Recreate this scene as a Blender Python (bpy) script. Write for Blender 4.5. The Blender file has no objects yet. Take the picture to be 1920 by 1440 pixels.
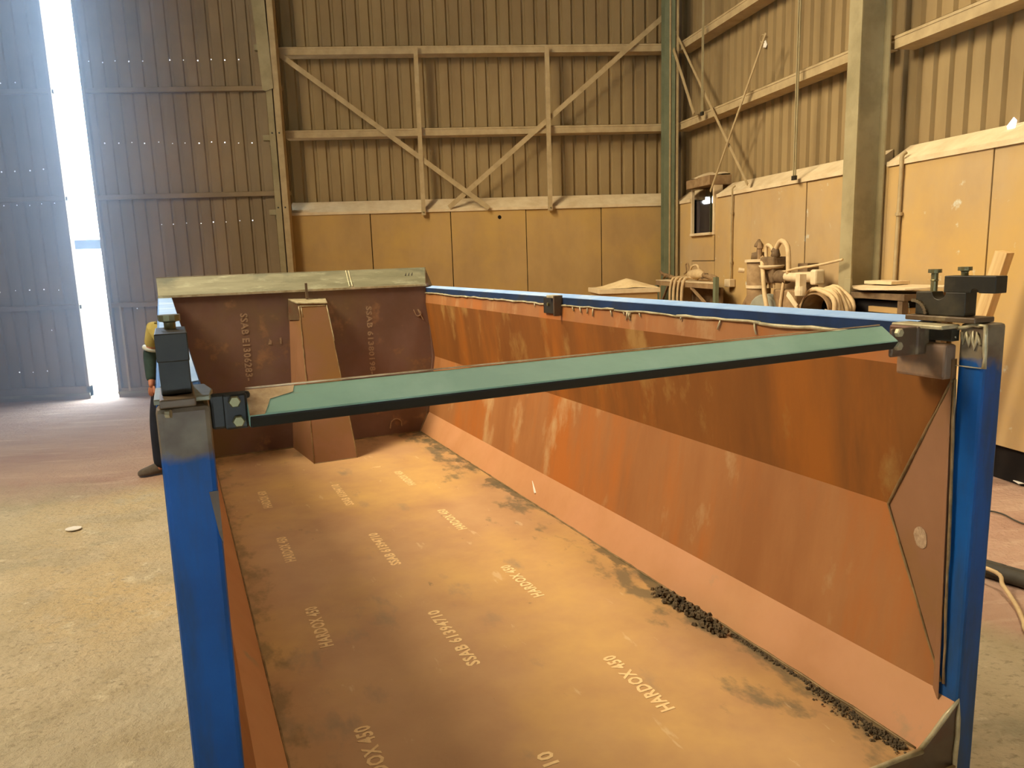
import bpy, bmesh, math, random
from mathutils import Vector, Matrix
random.seed(7)
S = bpy.context.scene
C = S.collection
R = math.radians

# ---------------------------------------------------------------- camera
cam_d = bpy.data.cameras.new('camera'); cam = bpy.data.objects.new('camera', cam_d); C.objects.link(cam)
S.camera = cam
cam_d.sensor_fit = 'HORIZONTAL'; cam_d.sensor_width = 36.0
cam_d.lens = 1383.0 / 1920.0 * 36.0
cam_d.clip_start = 0.05; cam_d.clip_end = 400
cam.matrix_world = (Matrix.Translation((0, 0, 2.0)) @ Matrix.Rotation(R(-4.6077), 4, 'Z')
                    @ Matrix.Rotation(R(90 - 9.6796), 4, 'X') @ Matrix.Rotation(R(-1.8549), 4, 'Z'))
S.view_settings.view_transform = 'Standard'; S.view_settings.look = 'None'
S.view_settings.exposure = 0.0; S.view_settings.gamma = 1.0
try: S.view_settings.use_curve_mapping = False
except Exception: pass

# ---------------------------------------------------------------- sky and lights
W = bpy.data.worlds.new('sky'); S.world = W; W.use_nodes = True
wn = W.node_tree; bgn = wn.nodes['Background']
bgn.inputs[0].default_value = (0.55, 0.75, 1.0, 1); bgn.inputs[1].default_value = 34.0

def area(name, loc, target, power, size, col, sy=None, spread=150):
    d = bpy.data.lights.new(name, 'AREA'); d.energy = power; d.size = size; d.color = col; d.spread = R(spread)
    if sy: d.shape = 'RECTANGLE'; d.size_y = sy
    o = bpy.data.objects.new(name, d); C.objects.link(o); o.location = loc
    o.rotation_euler = (Vector(target) - Vector(loc)).to_track_quat('-Z', 'Y').to_euler()
    return o
WARM = (1.0, 0.88, 0.68)
area('bay_light_main', (-5.6, 3.4, 7.6), (2.0, 6.4, 1.2), 560, 2.6, WARM, spread=130)
area('bay_light_rear', (-3.2, 7.4, 8.0), (4.2, 8.2, 0.6), 180, 1.5, WARM, spread=88)
area('bay_light_right', (2.7, 4.0, 8.4), (2.9, 4.0, 0), 90, 1.2, WARM, spread=95)
# the gap between the doors as a portal for the sky
pl = bpy.data.lights.new('door_gap_portal', 'AREA'); pl.shape = 'RECTANGLE'; pl.size = .46; pl.size_y = 7.9; pl.cycles.is_portal = True
po = bpy.data.objects.new('door_gap_portal', pl); C.objects.link(po); po.location = (-5.585, 12.33, 3.95); po.rotation_euler = (R(-90), 0, 0)

# ---------------------------------------------------------------- materials
def lin(h):
    h = h.lstrip('#'); v = [int(h[i:i+2], 16) / 255 for i in (0, 2, 4)]
    return tuple((c / 12.92 if c <= 0.04045 else ((c + 0.055) / 1.055) ** 2.4) for c in v) + (1,)
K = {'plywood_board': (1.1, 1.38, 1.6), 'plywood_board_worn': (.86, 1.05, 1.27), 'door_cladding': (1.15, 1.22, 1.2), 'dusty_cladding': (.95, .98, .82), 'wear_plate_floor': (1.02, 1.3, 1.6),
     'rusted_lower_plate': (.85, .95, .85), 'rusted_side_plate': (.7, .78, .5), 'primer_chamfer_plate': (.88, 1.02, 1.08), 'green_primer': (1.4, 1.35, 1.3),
     'bare_scratched_steel': (.55, .6, .6), 'blue_paint': (1.0, 1.3, 1.05), 'post_paint': (1.0, 1.3, 1.05), 'brown_end_plate': (1.7, 2.0, 2.1), 'blue_daylit_paint': (1.2, 1.3, 1.2), 'thick_dust': (1.05, 1.12, 1.25),
     'column_paint': (1.05, 1.1, 1.0), 'dusty_steel': (.9, .95, .95), 'brown_pillar_plate': (.85, 1.05, 1.15), 'green_grey_paint': (.9, .85, .9)}
def mat(name, c1, c2, scale=3.0, rough=0.85, metal=0.0, stretch=(1, 1, 1), bump=0.0, bscale=40, lo=0.35, hi=0.65,
        c3=None, s3=0.8, st3=(1, 1, 1), lo3=0.5, hi3=0.7, spec=0.3, detail=6, c4=None, s4=12, lo4=0.62, hi4=0.72, st4=(1, 1, 1)):
    m = bpy.data.materials.new(name); m.use_nodes = True
    nt = m.node_tree; N = nt.nodes; L = nt.links; b = N['Principled BSDF']
    b.inputs['Roughness'].default_value = rough; b.inputs['Metallic'].default_value = metal
    b.inputs['Specular IOR Level'].default_value = spec
    tc = N.new('ShaderNodeTexCoord')
    def noise(sc, st, det=detail):
        mp = N.new('ShaderNodeMapping'); mp.inputs['Scale'].default_value = st
        L.new(tc.outputs['Object'], mp.inputs['Vector'])
        n = N.new('ShaderNodeTexNoise'); n.inputs['Scale'].default_value = sc; n.inputs['Detail'].default_value = det
        n.inputs['Roughness'].default_value = 0.62
        L.new(mp.outputs[0], n.inputs['Vector']); return n
    def ramp(src, lo, hi):
        r = N.new('ShaderNodeMapRange'); r.inputs[1].default_value = lo; r.inputs[2].default_value = hi
        L.new(src, r.inputs[0]); return r.outputs[0]
    kk = K.get(name, (1, 1, 1))
    def lin_(h): c = lin(h); return tuple(min(.9, c[i] * kk[i]) for i in range(3)) + (1,)
    def mix(f, a, bb):
        x = N.new('ShaderNodeMix'); x.data_type = 'RGBA'
        L.new(f, x.inputs[0])
        if isinstance(a, tuple): x.inputs[6].default_value = a
        else: L.new(a, x.inputs[6])
        x.inputs[7].default_value = bb
        return x.outputs[2]
    col = mix(ramp(noise(scale, stretch).outputs[0], lo, hi), lin_(c1), lin_(c2))
    if c3: col = mix(ramp(noise(s3, st3).outputs[0], lo3, hi3), col, lin_(c3))
    if c4: col = mix(ramp(noise(s4, st4, 8).outputs[0], lo4, hi4), col, lin_(c4))
    L.new(col, b.inputs['Base Color'])
    if bump:
        n = noise(bscale, (1, 1, 1), 8); bp = N.new('ShaderNodeBump'); bp.inputs['Strength'].default_value = bump
        bp.inputs['Distance'].default_value = 0.02
        L.new(n.outputs[0], bp.inputs['Height']); L.new(bp.outputs[0], b.inputs['Normal'])
    return m
def emit(name, c, s):
    m = bpy.data.materials.new(name); m.use_nodes = True; b = m.node_tree.nodes['Principled BSDF']
    b.inputs['Base Color'].default_value = lin(c); b.inputs['Emission Color'].default_value = lin(c)
    b.inputs['Emission Strength'].default_value = s; return m

M = {}
M['clad'] = mat('dusty_cladding', '#a08560', '#8a7050', 1.5, 0.8, stretch=(1, 1, .3), c3='#927856', s3=.6)
M['clad_door'] = mat('door_cladding', '#8f7656', '#7a654a', 1.5, 0.75, stretch=(1, 1, .3), c3='#957a5a', s3=.6)
M['ply'] = mat('plywood_board', '#b08048', '#9c7040', 1.2, 0.85, stretch=(1, 1, .5), c3='#b8853f', s3=.9, lo3=.45, hi3=.75)
M['ply_warm'] = mat('plywood_board_worn', '#c89a62', '#b98a55', 1.1, 0.85, stretch=(1, 1, .5), c3='#d29a4e', s3=.7, lo3=.42, hi3=.7, c4='#dcc8a2', s4=5, lo4=.64, hi4=.74)
M['dust'] = mat('thick_dust', '#d8bd8c', '#c7a878', 4, 0.95, bump=.3, bscale=25)
M['girt'] = mat('dusty_steel', '#bfa274', '#a98d62', 5, 0.8)
M['column'] = mat('column_paint', '#a18f6c', '#8f7d5c', 2, 0.7, c3='#7f7050', s3=1)
M['green_col'] = mat('green_grey_paint', '#7f8763', '#6e7655', 3, 0.6)
M['floor'] = None
M['bin_floor'] = mat('wear_plate_floor', '#bd8450', '#a87044', 1.3, 0.62, c3='#c88d4a', s3=.9, lo3=.45, hi3=.7, bump=.05, bscale=60, c4='#96704a', s4=3.5, lo4=.6, hi4=.75, st4=(1.2, .6, 1))
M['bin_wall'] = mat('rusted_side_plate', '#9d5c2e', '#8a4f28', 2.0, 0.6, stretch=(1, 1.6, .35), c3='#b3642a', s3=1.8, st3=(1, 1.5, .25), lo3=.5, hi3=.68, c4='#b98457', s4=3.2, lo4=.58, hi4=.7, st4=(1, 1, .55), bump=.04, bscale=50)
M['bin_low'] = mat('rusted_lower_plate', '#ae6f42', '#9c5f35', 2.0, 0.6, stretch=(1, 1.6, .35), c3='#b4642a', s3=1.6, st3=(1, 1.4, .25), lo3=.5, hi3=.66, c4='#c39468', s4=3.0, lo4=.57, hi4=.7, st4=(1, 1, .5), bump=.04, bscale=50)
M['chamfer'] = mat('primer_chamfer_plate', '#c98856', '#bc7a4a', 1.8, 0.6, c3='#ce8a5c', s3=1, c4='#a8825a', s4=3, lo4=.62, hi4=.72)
M['end_wall'] = mat('brown_end_plate', '#66483a', '#583c2c', 1.6, 0.6, c3='#62492c', s3=1, c4='#7d5538', s4=4, lo4=.6, hi4=.72)
M['pillar'] = mat('brown_pillar_plate', '#9c6440', '#8d5a38', 2, 0.6, c3='#93602f', s3=2)
M['lip'] = mat('bare_scratched_steel', '#b9ab84', '#9c8f6b', 7, 0.45, metal=.25, stretch=(.4, 2, 2), c3='#7f7a62', s3=2.2, lo3=.55, hi3=.72, c4='#d6c9a0', s4=9, lo4=.56, hi4=.68, st4=(.4, 1, 1), spec=.5)
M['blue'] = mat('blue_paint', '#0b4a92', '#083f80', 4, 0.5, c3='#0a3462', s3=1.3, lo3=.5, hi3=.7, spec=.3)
M['blue_pale'] = mat('blue_daylit_paint', '#97abd0', '#839cc8', 5, 0.5, c3='#b8bfd0', s3=3, lo3=.52, hi3=.7)  # cool daylight reflected by the rail tops, put into a paler blue
M['rust_top'] = mat('bare_rusty_steel', '#6f5a3e', '#594630', 6, 0.5, metal=.3, c3='#74452e', s3=3, lo3=.5, hi3=.7, c4='#94805a', s4=5, lo4=.58, hi4=.7, spec=.5)
M['dark_steel'] = mat('dark_mill_steel', '#3c3628', '#2d281d', 8, 0.5, metal=.4, c3='#564c36', s3=5, lo3=.55, hi3=.75, spec=.5)
M['bolt'] = mat('zinc_bolt', '#8d8358', '#776d48', 20, 0.4, metal=.6)
M['green'] = mat('green_primer', '#7d9c84', '#6f8d78', 5, 0.5, stretch=(.5, 1, 1), c3='#8aa690', s3=2, c4='#7e7458', s4=6, lo4=.66, hi4=.72, st4=(.4, 2, 2))
M['shaded_green'] = mat('shaded_green_face', '#23231a', '#1d1c14', 5, 0.6, stretch=(.5, 1, 1))  # shade on the cross bar's lower face, put into a darker green
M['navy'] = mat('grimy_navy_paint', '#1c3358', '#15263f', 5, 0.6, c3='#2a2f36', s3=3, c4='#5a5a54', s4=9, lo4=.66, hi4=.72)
M['bare'] = mat('ground_bare_steel', '#d8b98a', '#b08a58', 12, 0.4, metal=.3, c3='#8e6a44', s3=9)
M['weld'] = mat('weld_metal', '#c9bb92', '#9f8f68', 14, 0.45, metal=.3)
M['weld_dark'] = mat('seam_weld', '#967a50', '#6d5633', 14, 0.5, metal=.2)
M['paint_white'] = mat('stencil_paint', '#efcb8e', '#e2bb80', 30, 0.8)
M['paint_faded'] = mat('faded_stencil_paint', '#b89c78', '#94785a', 60, 0.8)
M['slag'] = mat('black_debris', '#6b5a40', '#4a3e2c', 20, 0.95)
M['smudge'] = mat('dark_smudge', '#6a5e40', '#58503a', 10, 0.9)
M['machine'] = mat('dust_coated_machine', '#a08259', '#846743', 9, 0.9, c3='#86694a', s3=4)
M['machine_dark'] = mat('dusty_dark_steel', '#7d6444', '#5f4a32', 9, 0.85)
M['hose'] = mat('dusty_hose', '#d2b583', '#c0a274', 12, 0.9)
M['sand'] = mat('sand_heap', '#e2c795', '#d4b681', 9, 1.0, bump=.4, bscale=30)
M['cloth'] = mat('grey_cloth_drum', '#98947c', '#87836c', 6, 0.8)
M['black'] = mat('dark_void', '#1c140c', '#120d08', 4, 0.9)
M['timber'] = mat('sawn_timber', '#dcbb80', '#cba468', 3, 0.8, stretch=(8, 8, .4), c3='#b88c54', s3=3, st3=(6, 6, .3))
M['rubber'] = mat('black_hose', '#4c4638', '#3c372c', 8, 0.7)
M['paper'] = mat('white_scrap', '#efe6d2', '#e2d8c2', 8, 0.9)
M['hivis'] = mat('tan_yellow_shirt', '#b3a058', '#9c8a48', 9, 0.9)
M['sleeve'] = mat('dark_green_fabric', '#33453d', '#293832', 9, 0.9)
M['reflect'] = mat('reflective_tape', '#c2c3b4', '#aaa99c', 9, 0.5)
M['trouser'] = mat('navy_trouser', '#22252f', '#1a1c24', 9, 0.9)
M['boot'] = mat('dusty_boot', '#6f6250', '#574c3e', 12, 0.9)
M['skin'] = mat('skin', '#b97a5c', '#ad6e50', 9, 0.6)
M['hair'] = mat('dark_hair', '#241a14', '#1a130f', 20, 0.7)
M['eye'] = mat('eye_white', '#e8e2d8', '#ddd6cc', 9, 0.4)
M['roof'] = mat('roof_sheet', '#6a5842', '#5c4c3a', 2, 0.9)
M['ground_out'] = mat('yard_ground', '#cfc6b4', '#bcb29e', 1, 0.95)
M['outbuild'] = mat('yard_shed_wall', '#202226', '#1a1c20', 1, 0.9)
M['daylight'] = emit('daylight_through_hole', '#eaf2ff', 3.0)
M['lamp'] = emit('tube_light', '#eef4ff', 14.0)
M['lamp_warm'] = emit('bay_lamp_glow', '#ffe0b0', 6.0)

def stain(m):
    """grit and grease caught along the two long seams and the far corner of the floor plate"""
    nt = m.node_tree; N = nt.nodes; L = nt.links; b = N['Principled BSDF']; cin = b.inputs['Base Color'].links[0].from_socket
    tc = N.new('ShaderNodeTexCoord'); sp = N.new('ShaderNodeSeparateXYZ'); L.new(tc.outputs['Object'], sp.inputs[0])
    def noise(sc, st=(1, 1, 1)):
        mp = N.new('ShaderNodeMapping'); mp.inputs['Scale'].default_value = st; L.new(tc.outputs['Object'], mp.inputs[0])
        n = N.new('ShaderNodeTexNoise'); n.inputs['Scale'].default_value = sc; n.inputs['Detail'].default_value = 8; n.inputs['Roughness'].default_value = .6; L.new(mp.outputs[0], n.inputs['Vector']); return n.outputs[0]
    def rng(src, a, c, x=0, y=1):
        q = N.new('ShaderNodeMapRange'); q.inputs[1].default_value = a; q.inputs[2].default_value = c; q.inputs[3].default_value = x; q.inputs[4].default_value = y; L.new(src, q.inputs[0]); return q.outputs[0]
    def mth(op, a, c):
        q = N.new('ShaderNodeMath'); q.operation = op
        for i, v in enumerate((a, c)):
            if isinstance(v, (int, float)): q.inputs[i].default_value = v
            else: L.new(v, q.inputs[i])
        return q.outputs[0]
    def lay(f, c):
        nonlocal cin
        x = N.new('ShaderNodeMix'); x.data_type = 'RGBA'; L.new(f, x.inputs[0]); L.new(cin, x.inputs[6]); x.inputs[7].default_value = lin(c); cin = x.outputs[2]
    n1 = noise(4.5, (1.3, .8, 1)); n2 = noise(9, (1.2, .7, 1)); X = sp.outputs[0]; Y = sp.outputs[1]
    thr = rng(X, .20, .93, .76, .47)                      # more stain the nearer the right seam
    lay(mth('MULTIPLY', rng(mth('SUBTRACT', n1, thr), 0, .09), .75), '#6c6146')
    lay(mth('MULTIPLY', rng(mth('SUBTRACT', n2, rng(X, .80, .94, .70, .40)), 0, .09), .75), '#575038')
    lay(mth('MULTIPLY', rng(mth('SUBTRACT', n2, rng(X, -.89, -.66, .42, .72)), 0, .16), .6), '#74623e')
    lay(mth('MULTIPLY', rng(mth('SUBTRACT', n1, rng(Y, 1.9, 2.6, .70, .42)), 0, .16), .6), '#6b5637')
    lay(mth('MULTIPLY', rng(noise(14, (1, .25, 1)), .66, .70), .4), '#d9b98c')
    L.new(cin, b.inputs['Base Color'])
stain(M['bin_floor'])
def floor_mat():
    m = bpy.data.materials.new('dusty_concrete'); m.use_nodes = True
    nt = m.node_tree; N = nt.nodes; L = nt.links; b = N['Principled BSDF']; b.inputs['Roughness'].default_value = .95
    b.inputs['Specular IOR Level'].default_value = .15
    tc = N.new('ShaderNodeTexCoord'); P = tc.outputs['Object']
    def noise(sc, det=8, st=(1, 1, 1)):
        mp = N.new('ShaderNodeMapping'); mp.inputs['Scale'].default_value = st; L.new(P, mp.inputs[0])
        n = N.new('ShaderNodeTexNoise'); n.inputs['Scale'].default_value = sc; n.inputs['Detail'].default_value = det
        n.inputs['Roughness'].default_value = .65; L.new(mp.outputs[0], n.inputs['Vector']); return n.outputs[0]
    def rng(s, a, c):
        r = N.new('ShaderNodeMapRange'); r.inputs[1].default_value = a; r.inputs[2].default_value = c; L.new(s, r.inputs[0]); return r.outputs[0]
    def mix(f, a, c):
        x = N.new('ShaderNodeMix'); x.data_type = 'RGBA'; L.new(f, x.inputs[0])
        if isinstance(a, tuple): x.inputs[6].default_value = a
        else: L.new(a, x.inputs[6])
        if isinstance(c, tuple): x.inputs[7].default_value = c
        else: L.new(c, x.inputs[7])
        return x.outputs[2]
    def math_(op, a, c):
        x = N.new('ShaderNodeMath'); x.operation = op
        for i, v in enumerate((a, c)):
            if isinstance(v, (int, float)): x.inputs[i].default_value = v
            else: L.new(v, x.inputs[i])
        return x.outputs[0]
    near = mix(rng(noise(1.2), .4, .62), lin('#d2bf9a'), lin('#bba984'))
    near = mix(rng(noise(.55), .52, .64), near, lin('#d3b47c'))
    near = mix(rng(noise(.7, 8, (1, 1.7, 1)), .56, .7), near, lin('#a39a7c'))
    near = mix(rng(noise(3.0), .60, .72), near, lin('#e2d3ac'))
    near = mix(rng(noise(22, 8, (1, 1.6, 1)), .54, .66), near, lin('#aa997a'))
    near = mix(rng(noise(9, 8), .62, .74), near, lin('#e6d8b4'))
    near = mix(rng(noise(1.1, 6), .50, .70), near, lin('#c6b898'))
    pink = mix(rng(noise(.8, 8, (.5, 1.6, 1)), .38, .66), lin('#b58f76'), lin('#caa88a'))
    pink = mix(rng(noise(2.5, 8, (.3, 2, 1)), .55, .7), pink, lin('#d2b294'))
    sep = N.new('ShaderNodeSeparateXYZ'); L.new(P, sep.inputs[0])
    edge = math_('ADD', sep.outputs[1], math_('MULTIPLY', noise(.8), 1.6))
    # beyond a wandering edge about 6.8 m out the swept grit is pinkish; right of the skip it comes closer
    edge = math_('ADD', edge, math_('MULTIPLY', rng(sep.outputs[0], 1.5, 3.0), 4.2))
    col = mix(rng(edge, 7.35, 8.1), near, pink)
    L.new(col, b.inputs['Base Color'])
    bp = N.new('ShaderNodeBump'); bp.inputs['Strength'].default_value = .9; bp.inputs['Distance'].default_value = .06
    h = math_('ADD', math_('MULTIPLY', noise(5), .8), math_('MULTIPLY', noise(28), .35))
    L.new(h, bp.inputs['Height']); L.new(bp.outputs[0], b.inputs['Normal'])
    return m
M['floor'] = floor_mat()

# ---------------------------------------------------------------- mesh helpers
class MB:
    def __init__(s): s.v = []; s.f = []
    def add(s, vs, fs):
        n = len(s.v); s.v += [tuple(v) for v in vs]; s.f += [tuple(i + n for i in f) for f in fs]; return s
    def box(s, x0, x1, y0, y1, z0, z1):
        return s.add([(x, y, z) for z in (z0, z1) for y in (y0, y1) for x in (x0, x1)],
                     [(0, 2, 3, 1), (4, 5, 7, 6), (0, 1, 5, 4), (2, 6, 7, 3), (0, 4, 6, 2), (1, 3, 7, 5)])
    def hexa(s, a, b):   # a, b: two quads in matching order (a bottom, b top)
        return s.add(list(a) + list(b), [(3, 2, 1, 0), (4, 5, 6, 7), (0, 1, 5, 4), (1, 2, 6, 5), (2, 3, 7, 6), (3, 0, 4, 7)])
    def plate(s, pts, t):  # polygon thickened along t vector
        n = len(pts); t = Vector(t)
        vs = [Vector(p) for p in pts] + [Vector(p) + t for p in pts]
        fs = [tuple(range(n - 1, -1, -1)), tuple(range(n, 2 * n))] + [(i, (i + 1) % n, (i + 1) % n + n, i + n) for i in range(n)]
        return s.add(vs, fs)
    def bar(s, p, q, w, h, up=(0, 0, 1)):
        p = Vector(p); q = Vector(q); d = (q - p).normalized(); u = Vector(up); sd = d.cross(u)
        if sd.length < 1e-4: sd = d.cross(Vector((1, 0, 0)))
        sd.normalize(); u = sd.cross(d)
        def ring(c): return [c + sd * (i * w / 2) + u * (j * h / 2) for i, j in ((-1, -1), (1, -1), (1, 1), (-1, 1))]
        return s.hexa(ring(p), ring(q))
    def tube(s, pts, r, n=8, cap=True):
        pts = [Vector(p) for p in pts]; rs = r if isinstance(r, (list, tuple)) else [r] * len(pts)
        rings = []; prev = None
        for i, p in enumerate(pts):
            d = (pts[min(i + 1, len(pts) - 1)] - pts[max(i - 1, 0)]).normalized()
            if prev is None:
                a = d.cross(Vector((0, 0, 1)))
                if a.length < .05: a = d.cross(Vector((1, 0, 0)))
            else:
                a = prev - d * prev.dot(d)
            a.normalize(); prev = a; b = d.cross(a)
            rings.append([p + (a * math.cos(2 * math.pi * k / n) + b * math.sin(2 * math.pi * k / n)) * rs[i] for k in range(n)])
        vs = [v for rg in rings for v in rg]; fs = []
        for i in range(len(rings) - 1):
            for k in range(n):
                fs.append((i * n + k, i * n + (k + 1) % n, (i + 1) * n + (k + 1) % n, (i + 1) * n + k))
        if cap: fs += [tuple(range(n - 1, -1, -1)), tuple((len(rings) - 1) * n + k for k in range(n))]
        return s.add(vs, fs)
    def lathe(s, prof, n=20, c=(0, 0, 0)):
        vs = [(c[0] + r * math.cos(2 * math.pi * k / n), c[1] + r * math.sin(2 * math.pi * k / n), c[2] + z) for r, z in prof for k in range(n)]
        fs = [(i * n + k, i * n + (k + 1) % n, (i + 1) * n + (k + 1) % n, (i + 1) * n + k) for i in range(len(prof) - 1) for k in range(n)]
        fs += [tuple(range(n - 1, -1, -1)), tuple((len(prof) - 1) * n + k for k in range(n))]
        return s.add(vs, fs)
    def mesh(s, name, m):
        me = bpy.data.meshes.new(name); me.from_pydata(s.v, [], s.f); me.update()
        bm = bmesh.new(); bm.from_mesh(me); bmesh.ops.recalc_face_normals(bm, faces=bm.faces); bm.to_mesh(me); bm.free()
        for x in (m if isinstance(m, list) else [m]): me.materials.append(x)
        return me
    def build(s, name, m, parent=None, bevel=0, smooth=False, loc=None):
        o = bpy.data.objects.new(name, s.mesh(name, m)); C.objects.link(o)
        if parent is not None: o.parent = parent
        if loc: o.location = loc
        if bevel:
            b = o.modifiers.new('bevel', 'BEVEL'); b.width = bevel; b.segments = 2; b.limit_method = 'ANGLE'; b.angle_limit = R(35)
        if smooth:
            for p in o.data.polygons: p.use_smooth = True
        return o
def smooth_path(pts, k=6):
    pts = [Vector(p) for p in pts]; out = []
    P = [pts[0] * 2 - pts[1]] + pts + [pts[-1] * 2 - pts[-2]]
    for i in range(1, len(P) - 2):
        a, b, c, d = P[i - 1:i + 3]
        for j in range(k):
            t = j / k
            out.append(.5 * ((2 * b) + (c - a) * t + (2 * a - 5 * b + 4 * c - d) * t * t + (3 * b - a - 3 * c + d) * t ** 3))
    return out + [pts[-1]]
def tag(o, label=None, cat=None, group=None, kind=None):
    if label: o['label'] = label
    if cat: o['category'] = cat
    if group: o['group'] = group
    if kind: o['kind'] = kind
    return o
def empty(name, loc=(0, 0, 0), rz=0, **k):
    o = bpy.data.objects.new(name, None); C.objects.link(o); o.location = loc; o.rotation_euler = (0, 0, rz); o.empty_display_size = .2
    return tag(o, **k)
WA = R(7.318)      # the right wall's bearing
BA = R(19.883)     # the skip's bearing
def wloc(x, y, z=0): # a point given in the right wall's own axes
    return (x * math.cos(WA) - y * math.sin(WA), x * math.sin(WA) + y * math.cos(WA), z)
class Off:
    """shifts coordinates from a frame's axes to those of an object placed at o in it"""
    def __init__(s, x, y, z=0): s.o = (x, y, z)
def shift(mb, o):
    mb.v = [(x - o[0], y - o[1], z - o[2]) for x, y, z in mb.v]; return mb

# ---------------------------------------------------------------- structure: floor
def dusty_floor():
    m = MB(); nx, ny = 130, 150; x0, x1, y0, y1 = -9.5, 9.0, -5.0, 13.4
    rnd = random.Random(3); ph = [(rnd.uniform(.5, 5), rnd.uniform(.5, 5), rnd.uniform(0, 6), rnd.uniform(.1, 1)) for _ in range(14)]
    vs = []
    for j in range(ny + 1):
        for i in range(nx + 1):
            x = x0 + (x1 - x0) * i / nx; y = y0 + (y1 - y0) * j / ny
            z = sum(math.sin(a * x + b * y + c) * d for a, b, c, d in ph) * .0012
            vs.append((x, y, z - .006))
    m.add(vs, [(j * (nx + 1) + i, j * (nx + 1) + i + 1, (j + 1) * (nx + 1) + i + 1, (j + 1) * (nx + 1) + i) for j in range(ny) for i in range(nx)])
    return m.build('floor', M['floor'], smooth=True)
fl = tag(dusty_floor(), kind='structure')
tag(MB().box(-60, 40, 13.3, 120, -.06, -.02).build('yard_floor', M['ground_out']), kind='structure')

# ribbed cladding sheet: wide pan towards the room, narrow groove behind
def ribbed(width, z0, z1, period=.2, pan=.135, slope=.014, depth=.034, y=0.0, sgn=1):
    m = MB(); n = int(round(width / period)); prof = []
    g = period - pan - 2 * slope
    for i in range(n):
        x = i * period
        prof += [(x, 0), (x + pan, 0), (x + pan + slope, depth), (x + pan + slope + g, depth), (x + period, 0)]
    pr = []
    for p in prof:
        if not pr or abs(pr[-1][0] - p[0]) > 1e-6: pr.append(p)
    vs = [(x, y + sgn * d, z) for z in (z0, z1) for x, d in pr]; k = len(pr)
    t = .002
    vs += [(x, y + sgn * (d + t), z) for z in (z0, z1) for x, d in pr]
    fs = [(i, i + 1, k + i + 1, k + i) for i in range(k - 1)] + [(2 * k + i, 3 * k + i, 3 * k + i + 1, 2 * k + i + 1) for i in range(k - 1)]
    return m.add(vs, fs)

# ---------------------------------------------------------------- back wall
YB = 12.2
wb = empty('wall_back', (0, YB, 0), kind='structure')
# plywood boards, one by one: seams at x = -2.42, -1.20, .08, 1.30, 2.54, 3.70
seams = [-2.44, -1.20, 0.08, 1.30, 2.54, 3.80]
for i in range(5):
    a, b = seams[i], seams[i + 1]; off = [0, .010, 0, .012, .004][i]
    MB().box(a + .006, b - .006, off, off + .018, .0, 2.80).build('plywood_board', M['ply'], wb, bevel=.003)
MB().box(-2.46, 3.82, .04, .07, 0, 2.80).build('backing_frame', M['black'], wb)
# sloping dust ledge
MB().plate([(-2.45, -.01, 2.805), (-2.45, .26, 2.99), (-2.45, .26, 2.80)], (6.25, 0, 0)).build('dust_ledge', M['dust'], wb)
MB().box(-2.45, 3.78, -.018, -.004, 2.770, 2.812).build('ledge_edge_board', M['dust'], wb)
me = ribbed(1.0, 2.85, 7.9).mesh('cladding_sheet', M['clad'])
for i in range(7):
    o = bpy.data.objects.new('cladding_sheet', me); C.objects.link(o); o.parent = wb
    o.location = (-3.2 + i * 1.0, .27 + (.002 if i % 2 else 0), 0)
# small knocked hole in the board at the middle
MB().lathe([(.032, 0), (.03, .004)], 9).build('knocked_hole', M['black'], wb)
h = C.objects['knocked_hole']; h.rotation_euler = (R(90), 0, .2); h.location = (.87, -.002, 2.66)

# girts and other steel on the back wall, each a thing of its own
def dust_lumps(m, x0, x1, y0, y1, z, step=.2, hgt=.03):
    """dust heaped on a ledge, a hump at every rib of the sheet behind"""
    n = int((x1 - x0) / .05); k = 5; vs = []
    for i in range(n + 1):
        x = x0 + (x1 - x0) * i / n
        hh = hgt * (.35 + .65 * max(0, math.sin((x - x0) / step * math.pi) ** 2)) * random.uniform(.7, 1.2)
        for j in range(k):
            t = j / (k - 1); vs.append((x, y0 + (y1 - y0) * t, z + hh * (.15 + .85 * math.sin(t * math.pi * .5))))
    return m.add(vs, [(i * k + j, i * k + j + 1, (i + 1) * k + j + 1, (i + 1) * k + j) for i in range(n) for j in range(k - 1)])
def girt(name, L, z, loc, rz, label, h=.115, d=.24, lumps=True, m='girt'):
    e = empty(name, loc, rz, label=label, cat='steel beam')
    g = MB()
    g.box(0, L, 0, .012, -h / 2, h / 2); g.box(0, L, .012, d, h / 2 - .01, h / 2); g.box(0, L, .012, d, -h / 2, -h / 2 + .01)
    g.box(0, L, -.006, .0, h / 2 - .028, h / 2 - .004)
    g.build('channel', M[m], e)
    if lumps:
        tag(dust_lumps(MB(), .02, L - .02, .0, d - .01, h / 2).build('dust_ridge', M['dust'], e, smooth=True), kind='stuff')
    return e
girt('wall_girt', 6.12, 0, (-2.42, YB, 4.005), 0, 'lower horizontal girt across the back wall, dust heaped on top')
girt('wall_girt', 6.12, 0, (-2.42, YB, 5.225), 0, 'upper horizontal girt across the back wall')
girt('wall_girt', 6.12, 0, (-2.42, YB, 6.44), 0, 'highest girt on the back wall, above the upper one', lumps=False)

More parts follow.
